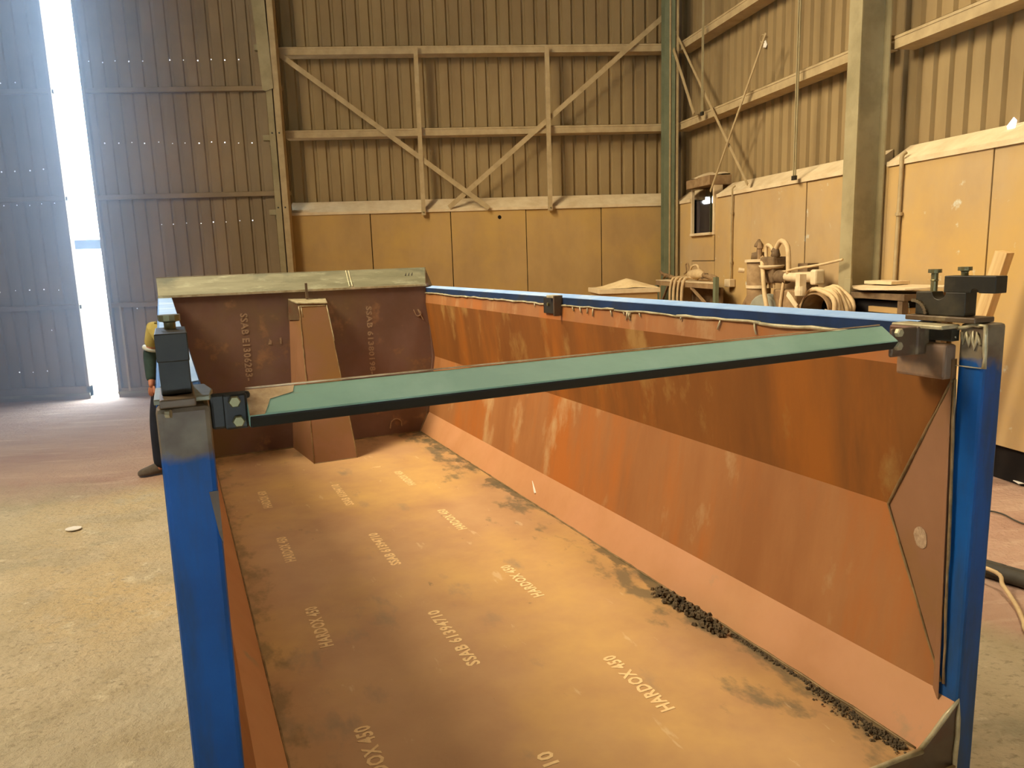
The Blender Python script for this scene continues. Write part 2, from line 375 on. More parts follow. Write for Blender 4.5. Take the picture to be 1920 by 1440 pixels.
def flat(name, p, q, w, label, cat='brace', m='girt', t=.008):
    o = Vector(p); e = MB(); e.bar((0, 0, 0), Vector(q) - o, w, t, up=(0, -1, 0))
    ob = e.build(name, M[m]); ob.location = o; return tag(ob, label, cat)
flat('wind_brace', (-2.44, YB - .05, 5.19), (.70, YB - .07, 2.80), .075, 'flat diagonal brace falling from upper left to the ledge on the back wall')
flat('wind_brace', (3.62, YB - .04, 5.72), (.06, YB - .03, 2.83), .075, 'flat diagonal brace rising to the right corner on the back wall')
def drop_post(x, zt, zb, label):
    e = empty('hanging_post', (x, YB - .09, zb), label=label, cat='post')
    m = MB(); m.box(-.033, .033, 0, .008, 0, zt - zb); m.box(-.033, -.025, .008, .06, 0, zt - zb); m.build('angle', M['girt'], e)
    MB().lathe([(.012, 0), (.012, .012)], 8, (0, -.01, .04)).build('bolt', M['bolt'], e)
drop_post(-.345, 5.26, 2.72, 'left vertical angle hanging from upper girt of back wall')
drop_post(1.692, 5.24, 2.74, 'right vertical angle hanging from upper girt of back wall')

# portal columns
def column_pair():
    e = empty('portal_column', (-2.50, 11.9, 0), label='tall column of two bolted channels between the doors and back wall', cat='column')
    def ch(a, b): return [(a[0], 0, a[1]), (b[0], 0, b[1])]
    m1 = MB(); m1.box(-.100, -.008, 0, .20, 0, 6.2); m1.build('channel', M['column'], e, bevel=.006)
    m2 = MB(); m2.box(.008, .100, 0, .20, 0, 7.9); m2.build('channel', M['girt'], e, bevel=.006)
    MB().box(-.008, .008, .02, .18, 0, 7.0).build('packer', M['black'], e)
    MB().plate([(-.215, -.012, 6.3), (-.02, -.012, 6.3), (.02, -.012, 4.62), (-.10, -.012, 4.58), (-.14, -.012, 4.6)], (0, -.012, 0)).build('haunch_plate', M['column'], e)
    MB().plate([(-.215, -.02, 6.3), (-.02, -.02, 6.3), (-.02, -.02, 8.1), (-.215, -.02, 8.1)], (0, .2, 0)).build('haunch_plate', M['column'], e)
    for z in (3.98, 2.88):
        for x in (-.055, .05): MB().lathe([(.013, 0), (.013, .01)], 8).build('bolt', M['dark_steel'], e, loc=(x, 0, z)).rotation_euler = (R(90), 0, 0)
column_pair()
for z, l in ((5.23, .33), (3.93, .30), (2.82, .22)):
    o = MB(); o.box(0, l, 0, .1, -.04, .04); o.box(.06, .18, .1, .25, -.1, .03)
    tag(o.build('cleat_bracket', M['column'], loc=(-2.72 - (.02 if z > 5 else 0), 12.0, z)),
        {5.23: 'short steel cleat on the left of the portal column, topmost', 3.93: 'short steel cleat on the left of the portal column, middle', 2.82: 'short steel cleat on the left of the portal column, lowest'}[z], 'bracket')
def i_column(name, loc, rz, fw, dp, hgt, label, mats, cat='column'):
    e = empty(name, loc, rz, label=label, cat=cat)
    MB().box(-dp / 2, -dp / 2 + .014, -fw / 2, fw / 2, 0, hgt).build('flange', mats[0], e)
    MB().box(dp / 2 - .014, dp / 2, -fw / 2, fw / 2, 0, hgt).build('flange', mats[0], e)
    MB().box(-dp / 2 + .014, dp / 2 - .014, -.006, .006, 0, hgt).build('web', mats[1], e)
    return e
# corner column turned with its web to the room
e = empty('corner_column', (3.605, 11.95, 0), label='green grey steel column in the far corner of the hall', cat='column')
MB().box(-.085, .085, 0, .014, 0, 7.9).build('flange', M['green_col'], e)
MB().box(-.006, .006, .014, .18, 0, 7.9).build('web', M['column'], e)
MB().box(-.085, .085, .18, .194, 0, 7.9).build('flange', M['green_col'], e)
MB().box(-.012, .012, -.012, 0, 0, 7.9).build('corner_strip', M['girt'], e)
MB().box(.10, .13, -.03, .0, 0, 7.9).build('conduit_strip', M['girt'], e)
i_column('portal_column', wloc(5.09, 6.72), WA, .19, .33, 7.9, 'broad grey steel column standing before the right wall', [M['column'], M['column']])

# ---------------------------------------------------------------- right wall (axes turned 7.3 degrees)
XR = 5.275
wr = empty('wall_right', wloc(XR, 0), WA, kind='structure')
# local: x outwards, y along the wall
win = (10.235, 10.90, 2.285, 2.96)       # window opening y0,y1,z0,z1
def wboard(y0, y1, z0, z1, off=0): return MB().box(off, off + .018, y0, y1, z0, z1).build('plywood_board', M['ply_warm'], wr, bevel=.003)
ledge_z = 2.80
wboard(10.95, 11.60, .30, ledge_z); wboard(9.18, 10.19, .30, ledge_z, .006)
wboard(10.20, 10.94, .30, 1.86, .002); wboard(10.20, 10.94, 1.87, 2.26, -.008)
wboard(7.96, 9.17, .30, ledge_z); wboard(6.60, 7.95, .30, ledge_z, .008)
for y0, y1, o in ((5.36, 6.59, 0), (4.12, 5.35, .006), (2.9, 4.11, 0), (1.68, 2.89, .004), (.45, 1.67, 0), (-.78, .44, .005), (-2.0, -.79, 0)): wboard(y0, y1, .30, ledge_z, o)
MB().box(.06, .09, -2, 10.17, .0, ledge_z).build('backing_frame', M['black'], wr)
MB().box(.06, .09, 10.97, 11.6, .0, ledge_z).build('backing_frame', M['black'], wr)
MB().box(.06, .09, 10.17, 10.97, .0, 2.24).build('backing_frame', M['black'], wr)
def wledge(y0, y1): 
    MB().plate([(-.01, y0, 2.815), (.24, y0, 2.975), (.24, y0, 2.80)], (0, y1 - y0, 0)).build('dust_ledge', M['dust'], wr)
    MB().box(-.02, -.004, y0, y1, 2.772, 2.818).build('ledge_edge_board', M['dust'], wr)
wledge(-2, 6.60); wledge(6.84, 10.12); wledge(10.98, 11.55)
me = ribbed(1.0, 2.85, 7.9, pan=.125, slope=.018, depth=.040).mesh('cladding_sheet', M['clad'])
for i in range(14):
    o = bpy.data.objects.new('cladding_sheet', me); C.objects.link(o); o.parent = wr
    o.location = (.25 + (.002 if i % 2 else 0), 11.9 - i * 1.0, 0); o.rotation_euler = (0, 0, R(-90))
def wgirt(y0, y1, z, label, lumps=True):
    # runs towards -y from y1; channel face to the room
    x, y, _ = wloc(XR - .0, y1)
    return girt('wall_girt', y1 - y0, 0, (x, y, z), WA - R(90), label, d=.23, lumps=lumps, h=.12)
wgirt(6.84, 11.55, 3.985, 'lower girt of the right wall between corner and broad column')
wgirt(6.84, 11.55, 5.18, 'upper girt of the right wall between corner and broad column')
wgirt(6.84, 11.55, 6.40, 'topmost girt of the right wall between corner and broad column', False)
wgirt(-2, 6.60, 3.93, 'lower girt of the right wall, right of the broad column')
wgirt(-2, 6.60, 5.15, 'upper girt of the right wall, right of the broad column', False)
def wflat(name, y0, z0, y1, z1, w, label, off=.06, cat='brace'):
    p = wloc(XR - off, y0, z0); q = wloc(XR - off, y1, z1); o = Vector(p); m = MB()
    m.bar((0, 0, 0), Vector(q) - o, w, .012, up=(-1, 0, 0)); ob = m.build(name, M['girt']); ob.location = o; return tag(ob, label, cat)
wflat('wind_brace', 11.45, 5.40, 9.18, 2.86, .04, 'thin diagonal brace from the corner down to the right wall ledge')
wflat('wind_brace', 8.75, 4.62, 10.15, 2.86, .04, 'thin diagonal brace leaning up to the right on the right wall', .10)
wflat('loose_strip', 11.35, 5.12, 10.62, 4.02, .06, 'broken metal strip hanging beside the corner on the right wall', .14, 'strip')
for y, zt, zb, l in ((10.45, 8.0, 3.97, 'narrow hanger rod near the corner of the right wall'), (8.06, 8.0, 2.80, 'twin hanger angle in the middle of the right wall')):
    e = empty('hanging_post', wloc(XR - .10, y, zb), WA, label=l, cat='post')
    for s in (-.026, .012): MB().box(0, .012, s, s + .016, 0, zt - zb).build('angle', M['column'], e)
    MB().box(-.012, .02, -.035, .035, 0, .05).build('foot_plate', M['dark_steel'], e)

# window with a darker room behind
w1 = empty('window_1', wloc(XR, 10.57, 2.6), WA, kind='structure')
a, b, c, d = -.335, .33, -.315, .36
fr = MB(); fr.box(-.03, .02, b, b + .03, c - .04, d); fr.box(-.02, .12, a - .045, a, c - .04, d)
fr.build('window_frame', M['dust'], w1, bevel=.004)
MB().box(-.06, .14, a, b, c - .04, c).build('window_sill', M['dust'], w1, bevel=.005)
MB().box(-.10, .30, a - .05, .0, d, d + .14).build('lintel_block', M['machine'], w1, bevel=.008)
MB().box(-.10, .30, .012, b + .05, d, d + .13).build('lintel_block', M['machine'], w1, bevel=.008)
hp = MB(); dust_lumps(hp, 0, .70, 0, .34, 0, .35, .10)
o = hp.build('dust_heap', M['dust'], w1, smooth=True); tag(o, kind='stuff'); o.location = (-.08, .36, d + .125); o.rotation_euler = (0, 0, R(-90))
pn = MB(); pn.box(.10, .104, a, b, c, d)
gm = bpy.data.materials.new('grimy_pane'); gm.use_nodes = True; gb = gm.node_tree.nodes['Principled BSDF']
gb.inputs['Transmission Weight'].default_value = 1; gb.inputs['Roughness'].default_value = .06; gb.inputs['Base Color'].default_value = (.75, .72, .68, 1); gb.inputs['IOR'].default_value = 1.1
pn.build('pane', gm, w1)
MB().box(.115, .14, -.012, .012, c, d).build('glazing_bar', M['green_col'], w1)
room = empty('wall_office', wloc(XR, 10.57, 2.6), WA, kind='structure')
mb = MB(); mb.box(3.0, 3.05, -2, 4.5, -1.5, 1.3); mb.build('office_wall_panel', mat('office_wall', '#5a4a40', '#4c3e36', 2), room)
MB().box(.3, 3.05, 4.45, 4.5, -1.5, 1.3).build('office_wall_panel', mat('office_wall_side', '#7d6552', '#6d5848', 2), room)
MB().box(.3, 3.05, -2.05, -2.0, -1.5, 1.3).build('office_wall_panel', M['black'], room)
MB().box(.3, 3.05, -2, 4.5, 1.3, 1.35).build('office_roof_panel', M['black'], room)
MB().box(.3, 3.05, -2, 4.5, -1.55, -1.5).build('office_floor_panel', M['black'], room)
t = empty('tube_lamp', wloc(XR + 1.6, 13.40, 3.02), WA, label='bright tube lamp seen through the small right wall window', cat='lamp')
MB().box(-.05, .05, -.32, .32, .0, .05).build('lamp_body', M['paper'], t)
MB().tube([(0, -.3, -.05), (0, .3, -.05)], .045, 8).build('tube', M['lamp'], t)
# conduits
def conduit(y, z1, z0, r, label, box=None, off=.03, m='girt'):
    e = empty('conduit_pipe', wloc(XR - off, y, z0), WA, label=label, cat='pipe')
    pts = smooth_path([(0, 0, 0), (0, .01, (z1 - z0) * .4), (0, 0, (z1 - z0) * .9), (0, 0, z1 - z0 - .04), (.04, 0, z1 - z0)], 5)
    MB().tube(pts, r, 8).build('pipe', M[m], e, smooth=True)
    for k in (.18, .7): MB().lathe([(r * 1.7, 0), (r * 1.7, .03)], 10, (0, 0, (z1 - z0) * k)).build('pipe_clip', M[m], e)
    if box: MB().box(-.06, .03, -box / 2, box / 2, -.10, .01).build('junction_box', M['dust'], e, bevel=.01)
    return e
conduit(9.64, 2.89, 1.60, .013, 'thin conduit dropping to a switch box right of the window', .16)
conduit(6.38, 2.88, .9, .020, 'thick conduit pipe right of the broad column')
tag(MB().box(-.004, .02, 4.95, 5.01, 1.0, 1.34).build('wire_hook', M['hose'], loc=None), 'thin pale wire strip on the boards beside the right post', 'wire')
o = C.objects['wire_hook']; o.data.transform(Matrix.Translation((0, -4.98, -1.0))); o.location = wloc(XR - .02, 4.86, 1.0); o.rotation_euler = (0, 0, WA); o.scale = (1, .25, 1)
def scrap(name, loc, rz, pts, label, cat, m='paper', t=(0, 0, .004), rot=None):
    o = MB().plate(pts, t).build(name, M[m], loc=loc); o.rotation_euler = rot or (0, 0, rz); return tag(o, label, cat)
scrap('light_gap', wloc(XR + .17, 5.37, 2.955), WA, [(0, -.03, -.05), (0, .03, -.03), (0, .04, .0), (0, -.02, .06), (0, -.05, .03)], 'bright torn gap above the ledge at the right edge', 'hole', 'daylight', (-.006, 0, 0))
scrap('light_gap', wloc(XR + .24, 9.33, 4.66), WA, [(0, -.05, -.02), (0, -.02, -.05), (0, .04, -.03), (0, .03, .03), (0, -.01, .045)], 'pale torn patch high on the right wall cladding', 'hole', 'paper', (-.01, 0, 0))
tag(MB().tube(smooth_path([(0, 0, 0), (-.02, .08, .04), (-.03, .02, .10), (-.01, -.07, .07)]), .006, 6).build('wire_twist', M['girt'], loc=wloc(XR + .23, 9.34, 4.68)), 'loose wire twist above the pale torn patch', 'wire')

# dirt and kerb at the foot of the right wall
tag(MB().box(.45, .55, -2, 11.5, -.02, .35).build('baseboard_right', M['black'], wr), kind='structure')

# ---------------------------------------------------------------- sliding doors on the far left
def door(n, x0, x1, bottom_extra):
    d = empty('door_%d' % n, ((x0 + x1) / 2, YB, 0), kind='structure')
    cx = (x0 + x1) / 2; w = int((x1 - x0) / .2) * .2
    k = 0; x = x1
    rng_ = []
    while x - 1.0 > x0 + .05: rng_.append((x - 1.0, 1.0)); x -= 1.0
    if x - x0 > .1: rng_.append((x0, x - x0))
    for a, wd in rng_:
        r = ribbed(round(wd / .2) * .2 if wd >= .2 else .2, .06, 7.9, pan=.14, slope=.012, depth=.03)
        # pan width fills the leaf exactly
        sc = wd / (round(wd / .2) * .2 if wd >= .2 else .2)
        r.v = [(v[0] * sc, v[1], v[2]) for v in r.v]
        o = r.build('cladding_sheet', M['clad_door'], d); o.location = (a - cx, .05 + (.002 if k % 2 else 0), 0); k += 1
    for z in (4.69, 3.12, 1.46):
        m = MB(); m.box(x0 - cx, x1 - cx, -.02, .05, z - .035, z + .035); m.build('door_rail', M['clad_door'], d, bevel=.004)
        tag(dust_lumps(MB(), x0 - cx, x1 - cx, -.02, .045, z + .035, .2, .014).build('dust_ridge', M['girt'], d, smooth=True), kind='stuff')
    MB().box(x0 - cx, x1 - cx, -.03, .08, -.03, .03 + bottom_extra).build('bottom_rail', M['clad_door'], d, bevel=.004)
    MB().box(x0 - cx, x1 - cx, -.045, -.03, .05, .09).build('bottom_rail_strip', M['column'], d)
    return d, cx
dR, cR = door(2, -5.365, -2.42, .11)
dL, cL = door(1, -9.3, -5.80, .17)
def edge_post(d, x): MB().box(x - .025, x + .025, -.03, .09, .03, 7.9).build('edge_post', M['clad_door'], d, bevel=.004)
edge_post(dR, -5.34 - cR); edge_post(dL, -5.825 - cL)
MB().box(-5.20 - cR, -5.17 - cR, -.035, .05, .05, 1.45).build('door_bar', M['girt'], dR)
def holes(d, cx, rows, label):
    m = MB()
    for x0, x1, z0, z1, step, skip in rows:
        n = int((x1 - x0) / step)
        for i in range(n + 1):
            if random.random() < skip: continue
            x = x0 + i * step + random.uniform(-.012, .012); z = z0 + (z1 - z0) * i / max(1, n) + random.uniform(-.012, .012)
            r = random.uniform(.006, .010); k = 7
            m.add([(x - cx + r * math.cos(j * 6.283 / k), .047, z + r * math.sin(j * 6.283 / k)) for j in range(k)], [tuple(range(k))])
    o = m.build('daylight_pinholes', M['daylight'], d); tag(o, label, kind='stuff')
holes(dR, cR, [(-5.25, -3.05, 5.11, 5.12, .2, .06), (-5.15, -2.8, 3.94, 3.90, .2, .0), (-4.45, -2.95, 2.69, 2.72, .2, .0), (-4.95, -4.75, 1.41, 1.44, .2, 0)], 'rows of tiny screw holes with daylight through them')
holes(dL, cL, [(-6.55, -6.2, 4.83, 4.83, .21, 0), (-6.72, -6.0, 3.55, 3.56, .21, 0), (-6.75, -5.95, 3.03, 3.05, .19, 0), (-6.98, -5.95, 1.74, 1.74, .22, .1), (-7.1, -6.1, .45, .47, .22, .1), (-6.29, -6.25, 1.10, 1.1, .2, 0)], 'rows of tiny screw holes with daylight through them')
tag(MB().box(-12, -9.2, YB, YB + .05, 0, 7.9).build('wall_left_return', M['clad_door']), kind='structure')

e = empty('wall_light_stop_right', wloc(XR, 0), WA, kind='structure')  # added unseen skin outside the cladding, stops sky light leaking into the hall
for y0, y1, z0, z1 in ((-6, 9.9, 0, 9), (12.4, 13.6, 0, 9), (9.9, 12.4, 0, 1.9), (9.9, 12.4, 3.2, 9)): MB().box(.56, .62, y0, y1, z0, z1).build('light_stop_sheet', M['roof'], e)
tag(MB().box(-2.7, 4.12, 12.56, 12.62, 0, 9).build('wall_light_stop_back', M['roof']), kind='structure')  # added unseen sheet behind the back wall, keeps sky light out
# yard seen through the gap
tag(MB().box(-30, -10, 40.0, 41.0, 0, 3.55).build('yard_shed', M['outbuild']), 'grey shed far off in the yard, seen through the door gap', 'building')
MB().box(-30.2, -9.8, 39.7, 41.2, 3.15, 3.60).build('shed_fascia', M['outbuild'], C.objects['yard_shed'])
C.objects['yard_shed'].data.materials[0] = M['paper']

# ---------------------------------------------------------------- rest of the hall
tag(MB().box(-9.6, -9.5, -6, 12.3, 0, 8.9).build('wall_left', M['clad']), kind='structure')
tag(MB().box(-9.6, 9.5, -6.1, -6.0, 0, 8.9).build('wall_front', M['roof']), kind='structure')
tag(MB().box(-9.6, 9.5, -6.1, 13.2, 8.9, 9.0).build('ceiling', M['roof']), kind='structure')
tag(MB().box(-9.5, 6.5, 12.5, 12.6, 7.85, 9.0).build('wall_gable', M['clad']), kind='structure')
e = MB().box(0, .1, -4, 12.3, 7.85, 9.0).build('wall_right_upper', M['clad'], loc=wloc(XR + .3, 0)); e.rotation_euler = (0, 0, WA); tag(e, kind='structure')

# ================================================================ THE SKIP
# coordinates below are in the skip's own axes, measured from below the camera; z from the hall floor
FZ = .406; LB = 6.6
OX, OY = 1.09, 4.0
cb, sb = math.cos(BA), math.sin(BA)
def bloc(x, y, z=0): return (x * cb - y * sb, x * sb + y * cb, z)
skip = empty('steel_skip', bloc(OX, OY), BA, label='large open steel skip of rusty plate with blue corner posts and top rails', cat='skip')
def P(m, name, mt, parent=None, **k):
    if parent is None: return shift(m, (OX, OY, 0)).build(name, M[mt] if isinstance(mt, str) else mt, skip, **k)
    return shift(m, (OX, OY, 0)).build(name, M[mt] if isinstance(mt, str) else mt, parent, **k)
def yf(x): return 1.445 - .045 * x      # the front frame stands slightly askew
# floor plate and front sill
P(MB().plate([(.18, 1.50, FZ), (2.03, 1.40, FZ), (2.03, LB, FZ), (.18, LB, FZ)], (0, 0, -.008)), 'floor_plate', 'bin_floor')
P(MB().box(.18, 2.03, 1.52, 1.60, FZ - .16, FZ - .009), 'front_sill', 'rust_top', bevel=.01)
for i, y in enumerate((2.4, 3.3, 4.2, 5.1, 6.0)): P(MB().box(.12, 2.10, y, y + .08, .17, FZ - .01), 'cross_member', 'dark_steel')
for x in (.70, 1.42): P(MB().box(x, x + .10, 1.55, 6.85, .0, .17), 'skid_beam', 'dark_steel', bevel=.01)
# side profile (x, z) right
prof = [(2.03, FZ), (2.125, .585), (2.211, 1.112), (2.150, 1.617), (2.160, 1.727)]
def side(sx, fy, tag_):
    T = .006
    pts = [(sx(x), z) for x, z in prof]
    names = [('lower_chamfer_plate', 'chamfer'), ('lower_side_plate', 'bin_low'), ('upper_side_plate', 'bin_wall'), ('flange_strip', 'bin_low')]
    for i, (nm, mt) in enumerate(names):
        (xa, za), (xb, zb) = pts[i], pts[i + 1]
        out = 1 if sx(1) > sx(0) else -1
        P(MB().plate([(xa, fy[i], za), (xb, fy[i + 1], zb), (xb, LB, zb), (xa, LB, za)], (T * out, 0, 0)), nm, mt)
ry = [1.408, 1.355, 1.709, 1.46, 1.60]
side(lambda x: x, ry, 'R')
lx = lambda x: 2.03 + .197 - x if x < 2.04 else 2.165 - x + .02 + (.0 if x > 2.1 else 0)
side(lambda x: x, ry, 'R') if False else None
lprof = {2.03: .197, 2.125: .09, 2.211: -.03, 2.150: .015, 2.160: .012}
class LS:
    def __call__(s, x): return lprof.get(x, 2.2 - x)
ls = LS()
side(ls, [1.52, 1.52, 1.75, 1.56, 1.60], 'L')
# lower triangular front closers and gussets
P(MB().plate([(2.028, 1.402, FZ), (2.125, 1.353, .585), (2.125, 1.353, .20), (1.75, 1.416, .22), (1.75, 1.416, FZ - .01)], (0, .008, 0)), 'front_closer_plate', 'rust_top')
P(MB().plate([(.197, 1.50, FZ), (.105, 1.50, .585), (.105, 1.50, .20), (.45, 1.50, .22), (.45, 1.50, FZ)], (0, .008, 0)), 'front_closer_plate', 'rust_top')
P(MB().plate([(2.100, 1.432, 1.60), (2.213, 1.709, 1.112), (2.118, 1.415, .62)], (.006, .004, 0)), 'corner_gusset', 'pillar')
# end wall: plate closing the far end between the side profiles
ew = [(lprof[x], z) for x, z in prof] ; rw_ = [(x, z) for x, z in prof]
poly = [(x, LB, z) for x, z in rw_] + [(2.17, LB, 1.80), (-.02, LB, 1.80)] + [(x, LB, z) for x, z in reversed(ew)]
P(MB().plate(poly, (0, .008, 0)), 'end_wall_plate', 'end_wall')
P(MB().plate([(2.155, 6.598, 1.80), (2.18, 6.598, 1.80), (2.222, 6.598, 1.112), (2.13, 6.598, .585), (2.10, 6.598, .585), (2.19, 6.598, 1.112)], (0, -.012, 0)), 'end_wall_edge_strip', 'end_wall')
# sloping lip on the end wall
P(MB().plate([(-.088, 6.585, 1.792), (2.155, 6.585, 1.788), (2.225, 6.80, 1.942), (-.092, 6.80, 1.938)], (0, .004, -.012)), 'sloping_lip', 'lip', bevel=.003)
P(MB().plate([(2.155, 6.585, 1.788), (2.225, 6.80, 1.942), (2.245, 6.85, 1.80), (2.235, 6.62, 1.76)], (.006, 0, 0)), 'lip_end_plate', 'rust_top')
P(MB().box(-.09, 2.16, 6.578, 6.588, 1.772, 1.790), 'lip_edge_bead', 'weld')
P(MB().box(-.09, 2.225, 6.79, 6.87, 1.70, 1.935), 'rear_head_beam', 'rust_top')
# top rails
def rail(x0, x1, y0, y1, zt, nm):
    P(MB().plate([(x0, y0, zt - .058), (x1, y0, zt - .058), (x1, y0, zt - .001), (x0, y0, zt - .013)], (0, y1 - y0, 0)), nm, 'navy')
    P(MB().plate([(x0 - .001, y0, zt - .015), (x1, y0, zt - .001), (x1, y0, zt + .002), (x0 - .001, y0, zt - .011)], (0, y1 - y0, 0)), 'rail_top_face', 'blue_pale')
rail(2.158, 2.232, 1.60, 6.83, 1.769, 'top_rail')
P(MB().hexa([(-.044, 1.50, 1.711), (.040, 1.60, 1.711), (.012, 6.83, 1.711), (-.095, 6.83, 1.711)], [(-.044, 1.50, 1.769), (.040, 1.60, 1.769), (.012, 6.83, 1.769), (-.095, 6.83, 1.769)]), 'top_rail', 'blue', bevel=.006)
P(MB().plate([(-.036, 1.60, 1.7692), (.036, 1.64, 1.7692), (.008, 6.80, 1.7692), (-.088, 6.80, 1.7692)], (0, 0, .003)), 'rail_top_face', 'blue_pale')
# wall stiffeners outside
for k in range(7):
    y = 2.3 + k * .68
    P(MB().plate([(2.235, y, .30), (2.235, y, 1.70), (2.225, y, 1.70), (2.222, y, 1.112), (2.14, y, .585), (2.10, y, .30)], (0, .06, 0)), 'side_rib', 'blue')
# pillar in the middle of the end wall
ptl, ptr, pbl, pbr = (.972, 6.38, 1.68), (1.196, 6.38, 1.67), (.928, 5.952, FZ), (1.282, 5.962, FZ)
btl, btr, bbl, bbr = (.921, LB, 1.70), (1.235, LB, 1.70), (.858, LB, FZ), (1.335, LB, FZ)
pil = P(MB().hexa([pbl, pbr, bbr, bbl], [ptl, ptr, btr, btl]), 'end_pillar', 'pillar')
def bead(pts, r=.006, mt='weld_dark', parent=None, nm='weld_bead', amp=.0015):
    pp = []
    for a, b in zip(pts[:-1], pts[1:]):
        a = Vector(a); b = Vector(b); n = max(2, int((b - a).length / .06))
        pp += [a.lerp(b, i / n) + Vector([random.uniform(-amp, amp) for _ in range(3)]) for i in range(n)]
    pp.append(Vector(pts[-1]))
    return P(MB().tube(pp, [r * random.uniform(.8, 1.2) for _ in pp], 6), nm, mt, parent, smooth=True)
bead([pbl, ptl], .005, 'weld_dark', pil); bead([pbr, ptr], .005, 'weld_dark', pil); bead([pbl, pbr], .005, 'weld_dark', pil)
bead([(.968, 6.375, 1.655), (.978, 6.372, 1.66), (1.188, 6.374, 1.655)], .005, 'weld', pil)
bead([(.985, 6.37, 1.65), (.990, 6.345, 1.57)], .004, 'weld', pil); bead([(.965, 6.374, 1.66), (.970, 6.35, 1.56)], .005, 'weld', pil)
bead([(1.196, 6.372, 1.66), (1.215, 6.30, 1.44), (1.222, 6.27, 1.36)], .004, 'weld', pil)
P(MB().hexa([(.955, 6.368, 1.678), (1.205, 6.368, 1.668), (1.235, LB, 1.695), (.915, LB, 1.705)], [(.955, 6.368, 1.690), (1.205, 6.368, 1.680), (1.235, LB, 1.707), (.915, LB, 1.717)]), 'pillar_cap', 'weld', pil, bevel=.003)
P(MB().hexa([(.905, 6.59, 1.535), (.962, 6.37, 1.545), (.968, 6.37, 1.545), (.911, 6.59, 1.535)], [(.913, 6.59, 1.705), (.966, 6.37, 1.69), (.972, 6.37, 1.69), (.919, 6.59, 1.705)]), 'doubler_plate', 'rust_top', pil)
P(MB().box(1.060, 1.078, 6.54, 6.57, 1.70, 1.845), 'locating_bar', 'rust_top', pil)
# bracket at mid rail, right side
br = P(MB().box(2.135, 2.149, 3.99, 4.17, 1.652, 1.752), 'hinge_bracket', 'dark_steel', bevel=.003)
P(MB().box(2.10, 2.16, 3.96, 3.974, 1.645, 1.768), 'bracket_ear', 'rust_top', br, bevel=.003)
P(MB().box(2.105, 2.16, 3.974, 4.07, 1.752, 1.768), 'bracket_top', 'weld', br, bevel=.003)
P(MB().tube([(2.134, 4.10, 1.71), (2.126, 4.10, 1.71)], .010, 8), 'bolt', 'bolt', br)
# weld along the rail and flange and floor seams
random.seed(11)
for k in range(9):
    y0 = 1.75 + k * .54
    bead([(2.152, y0, 1.708 + random.uniform(-.004, .004)), (2.152, y0 + .27, 1.709 + random.uniform(-.006, .004)), (2.152, y0 + .54, 1.708)], random.uniform(.005, .008), 'weld', amp=.003)
for k in range(16):
    y = random.uniform(1.8, 4.6); bead([(2.149, y, 1.706), (2.148, y + random.uniform(-.02, .02), 1.706 - random.uniform(.012, .05))], .0038, 'weld', nm='weld_run')
bead([(2.03, 1.42, FZ + .002), (2.03, LB, FZ + .002)], .005, 'weld_dark')
bead([(.197, 1.52, FZ + .002), (.197, LB, FZ + .002)], .005, 'weld_dark')
bead([(2.10, 1.43, 1.60), (2.208, 1.705, 1.112), (2.115, 1.41, .62)], .005, 'weld_dark')
bead([(.2, LB - .004, FZ + .003), (2.03, LB - .004, FZ + .003), (2.12, LB - .004, .585)], .005, 'weld_dark')
bead([(2.105, 1.425, 1.60), (2.115, 1.40, .62)], .005, 'weld_dark')
bead([(2.03, 1.404, FZ + .004), (2.125, 1.352, .587), (2.122, 1.348, .21)], .007, 'weld')
bead([(.2, 1.496, FZ + .003), (1.30, 1.438, FZ + .003), (1.75, 1.414, FZ + .003), (2.03, 1.400, FZ + .003)], .009, 'weld')
bead([(1.85, 1.40, .30), (2.12, 1.348, .36)], .006, 'weld_dark')
# corner posts: blue paint burnt off to bare steel at the head
POSTM = mat('post_paint', '#0b4a92', '#083f80', 4, 0.5, c3='#2a3340', s3=2.2, lo3=.5, hi3=.72, st3=(3, 3, .5), spec=.3)
nt = POSTM.node_tree; N_ = nt.nodes; L_ = nt.links; bs = N_['Principled BSDF']; cin = bs.inputs['Base Color'].links[0].from_socket
tcn = N_.new('ShaderNodeTexCoord'); sp = N_.new('ShaderNodeSeparateXYZ'); L_.new(tcn.outputs['Object'], sp.inputs[0])
nz = N_.new('ShaderNodeTexNoise'); nz.inputs['Scale'].default_value = 14; nz.inputs['Detail'].default_value = 6; L_.new(tcn.outputs['Object'], nz.inputs['Vector'])
ma = N_.new('ShaderNodeMath'); ma.operation = 'MULTIPLY_ADD'; ma.inputs[1].default_value = .10; L_.new(nz.outputs[0], ma.inputs[0]); L_.new(sp.outputs[2], ma.inputs[2])
mr = N_.new('ShaderNodeMapRange'); mr.inputs[1].default_value = 1.690; mr.inputs[2].default_value = 1.712; L_.new(ma.outputs[0], mr.inputs[0])
n2 = N_.new('ShaderNodeTexNoise'); n2.inputs['Scale'].default_value = 9; n2.inputs['Detail'].default_value = 8; L_.new(tcn.outputs['Object'], n2.inputs['Vector'])
cr_ = N_.new('ShaderNodeValToRGB'); L_.new(n2.outputs[0], cr_.inputs[0])
cr_.color_ramp.elements[0].position = .35; cr_.color_ramp.elements[0].color = lin('#5c4632'); cr_.color_ramp.elements[1].position = .68; cr_.color_ramp.elements[1].color = lin('#8d7e60')
mx_ = N_.new('ShaderNodeMix'); mx_.data_type = 'RGBA'; L_.new(mr.outputs[0], mx_.inputs[0]); L_.new(cin, mx_.inputs[6]); L_.new(cr_.outputs[0], mx_.inputs[7]); L_.new(mx_.outputs[2], bs.inputs['Base Color'])
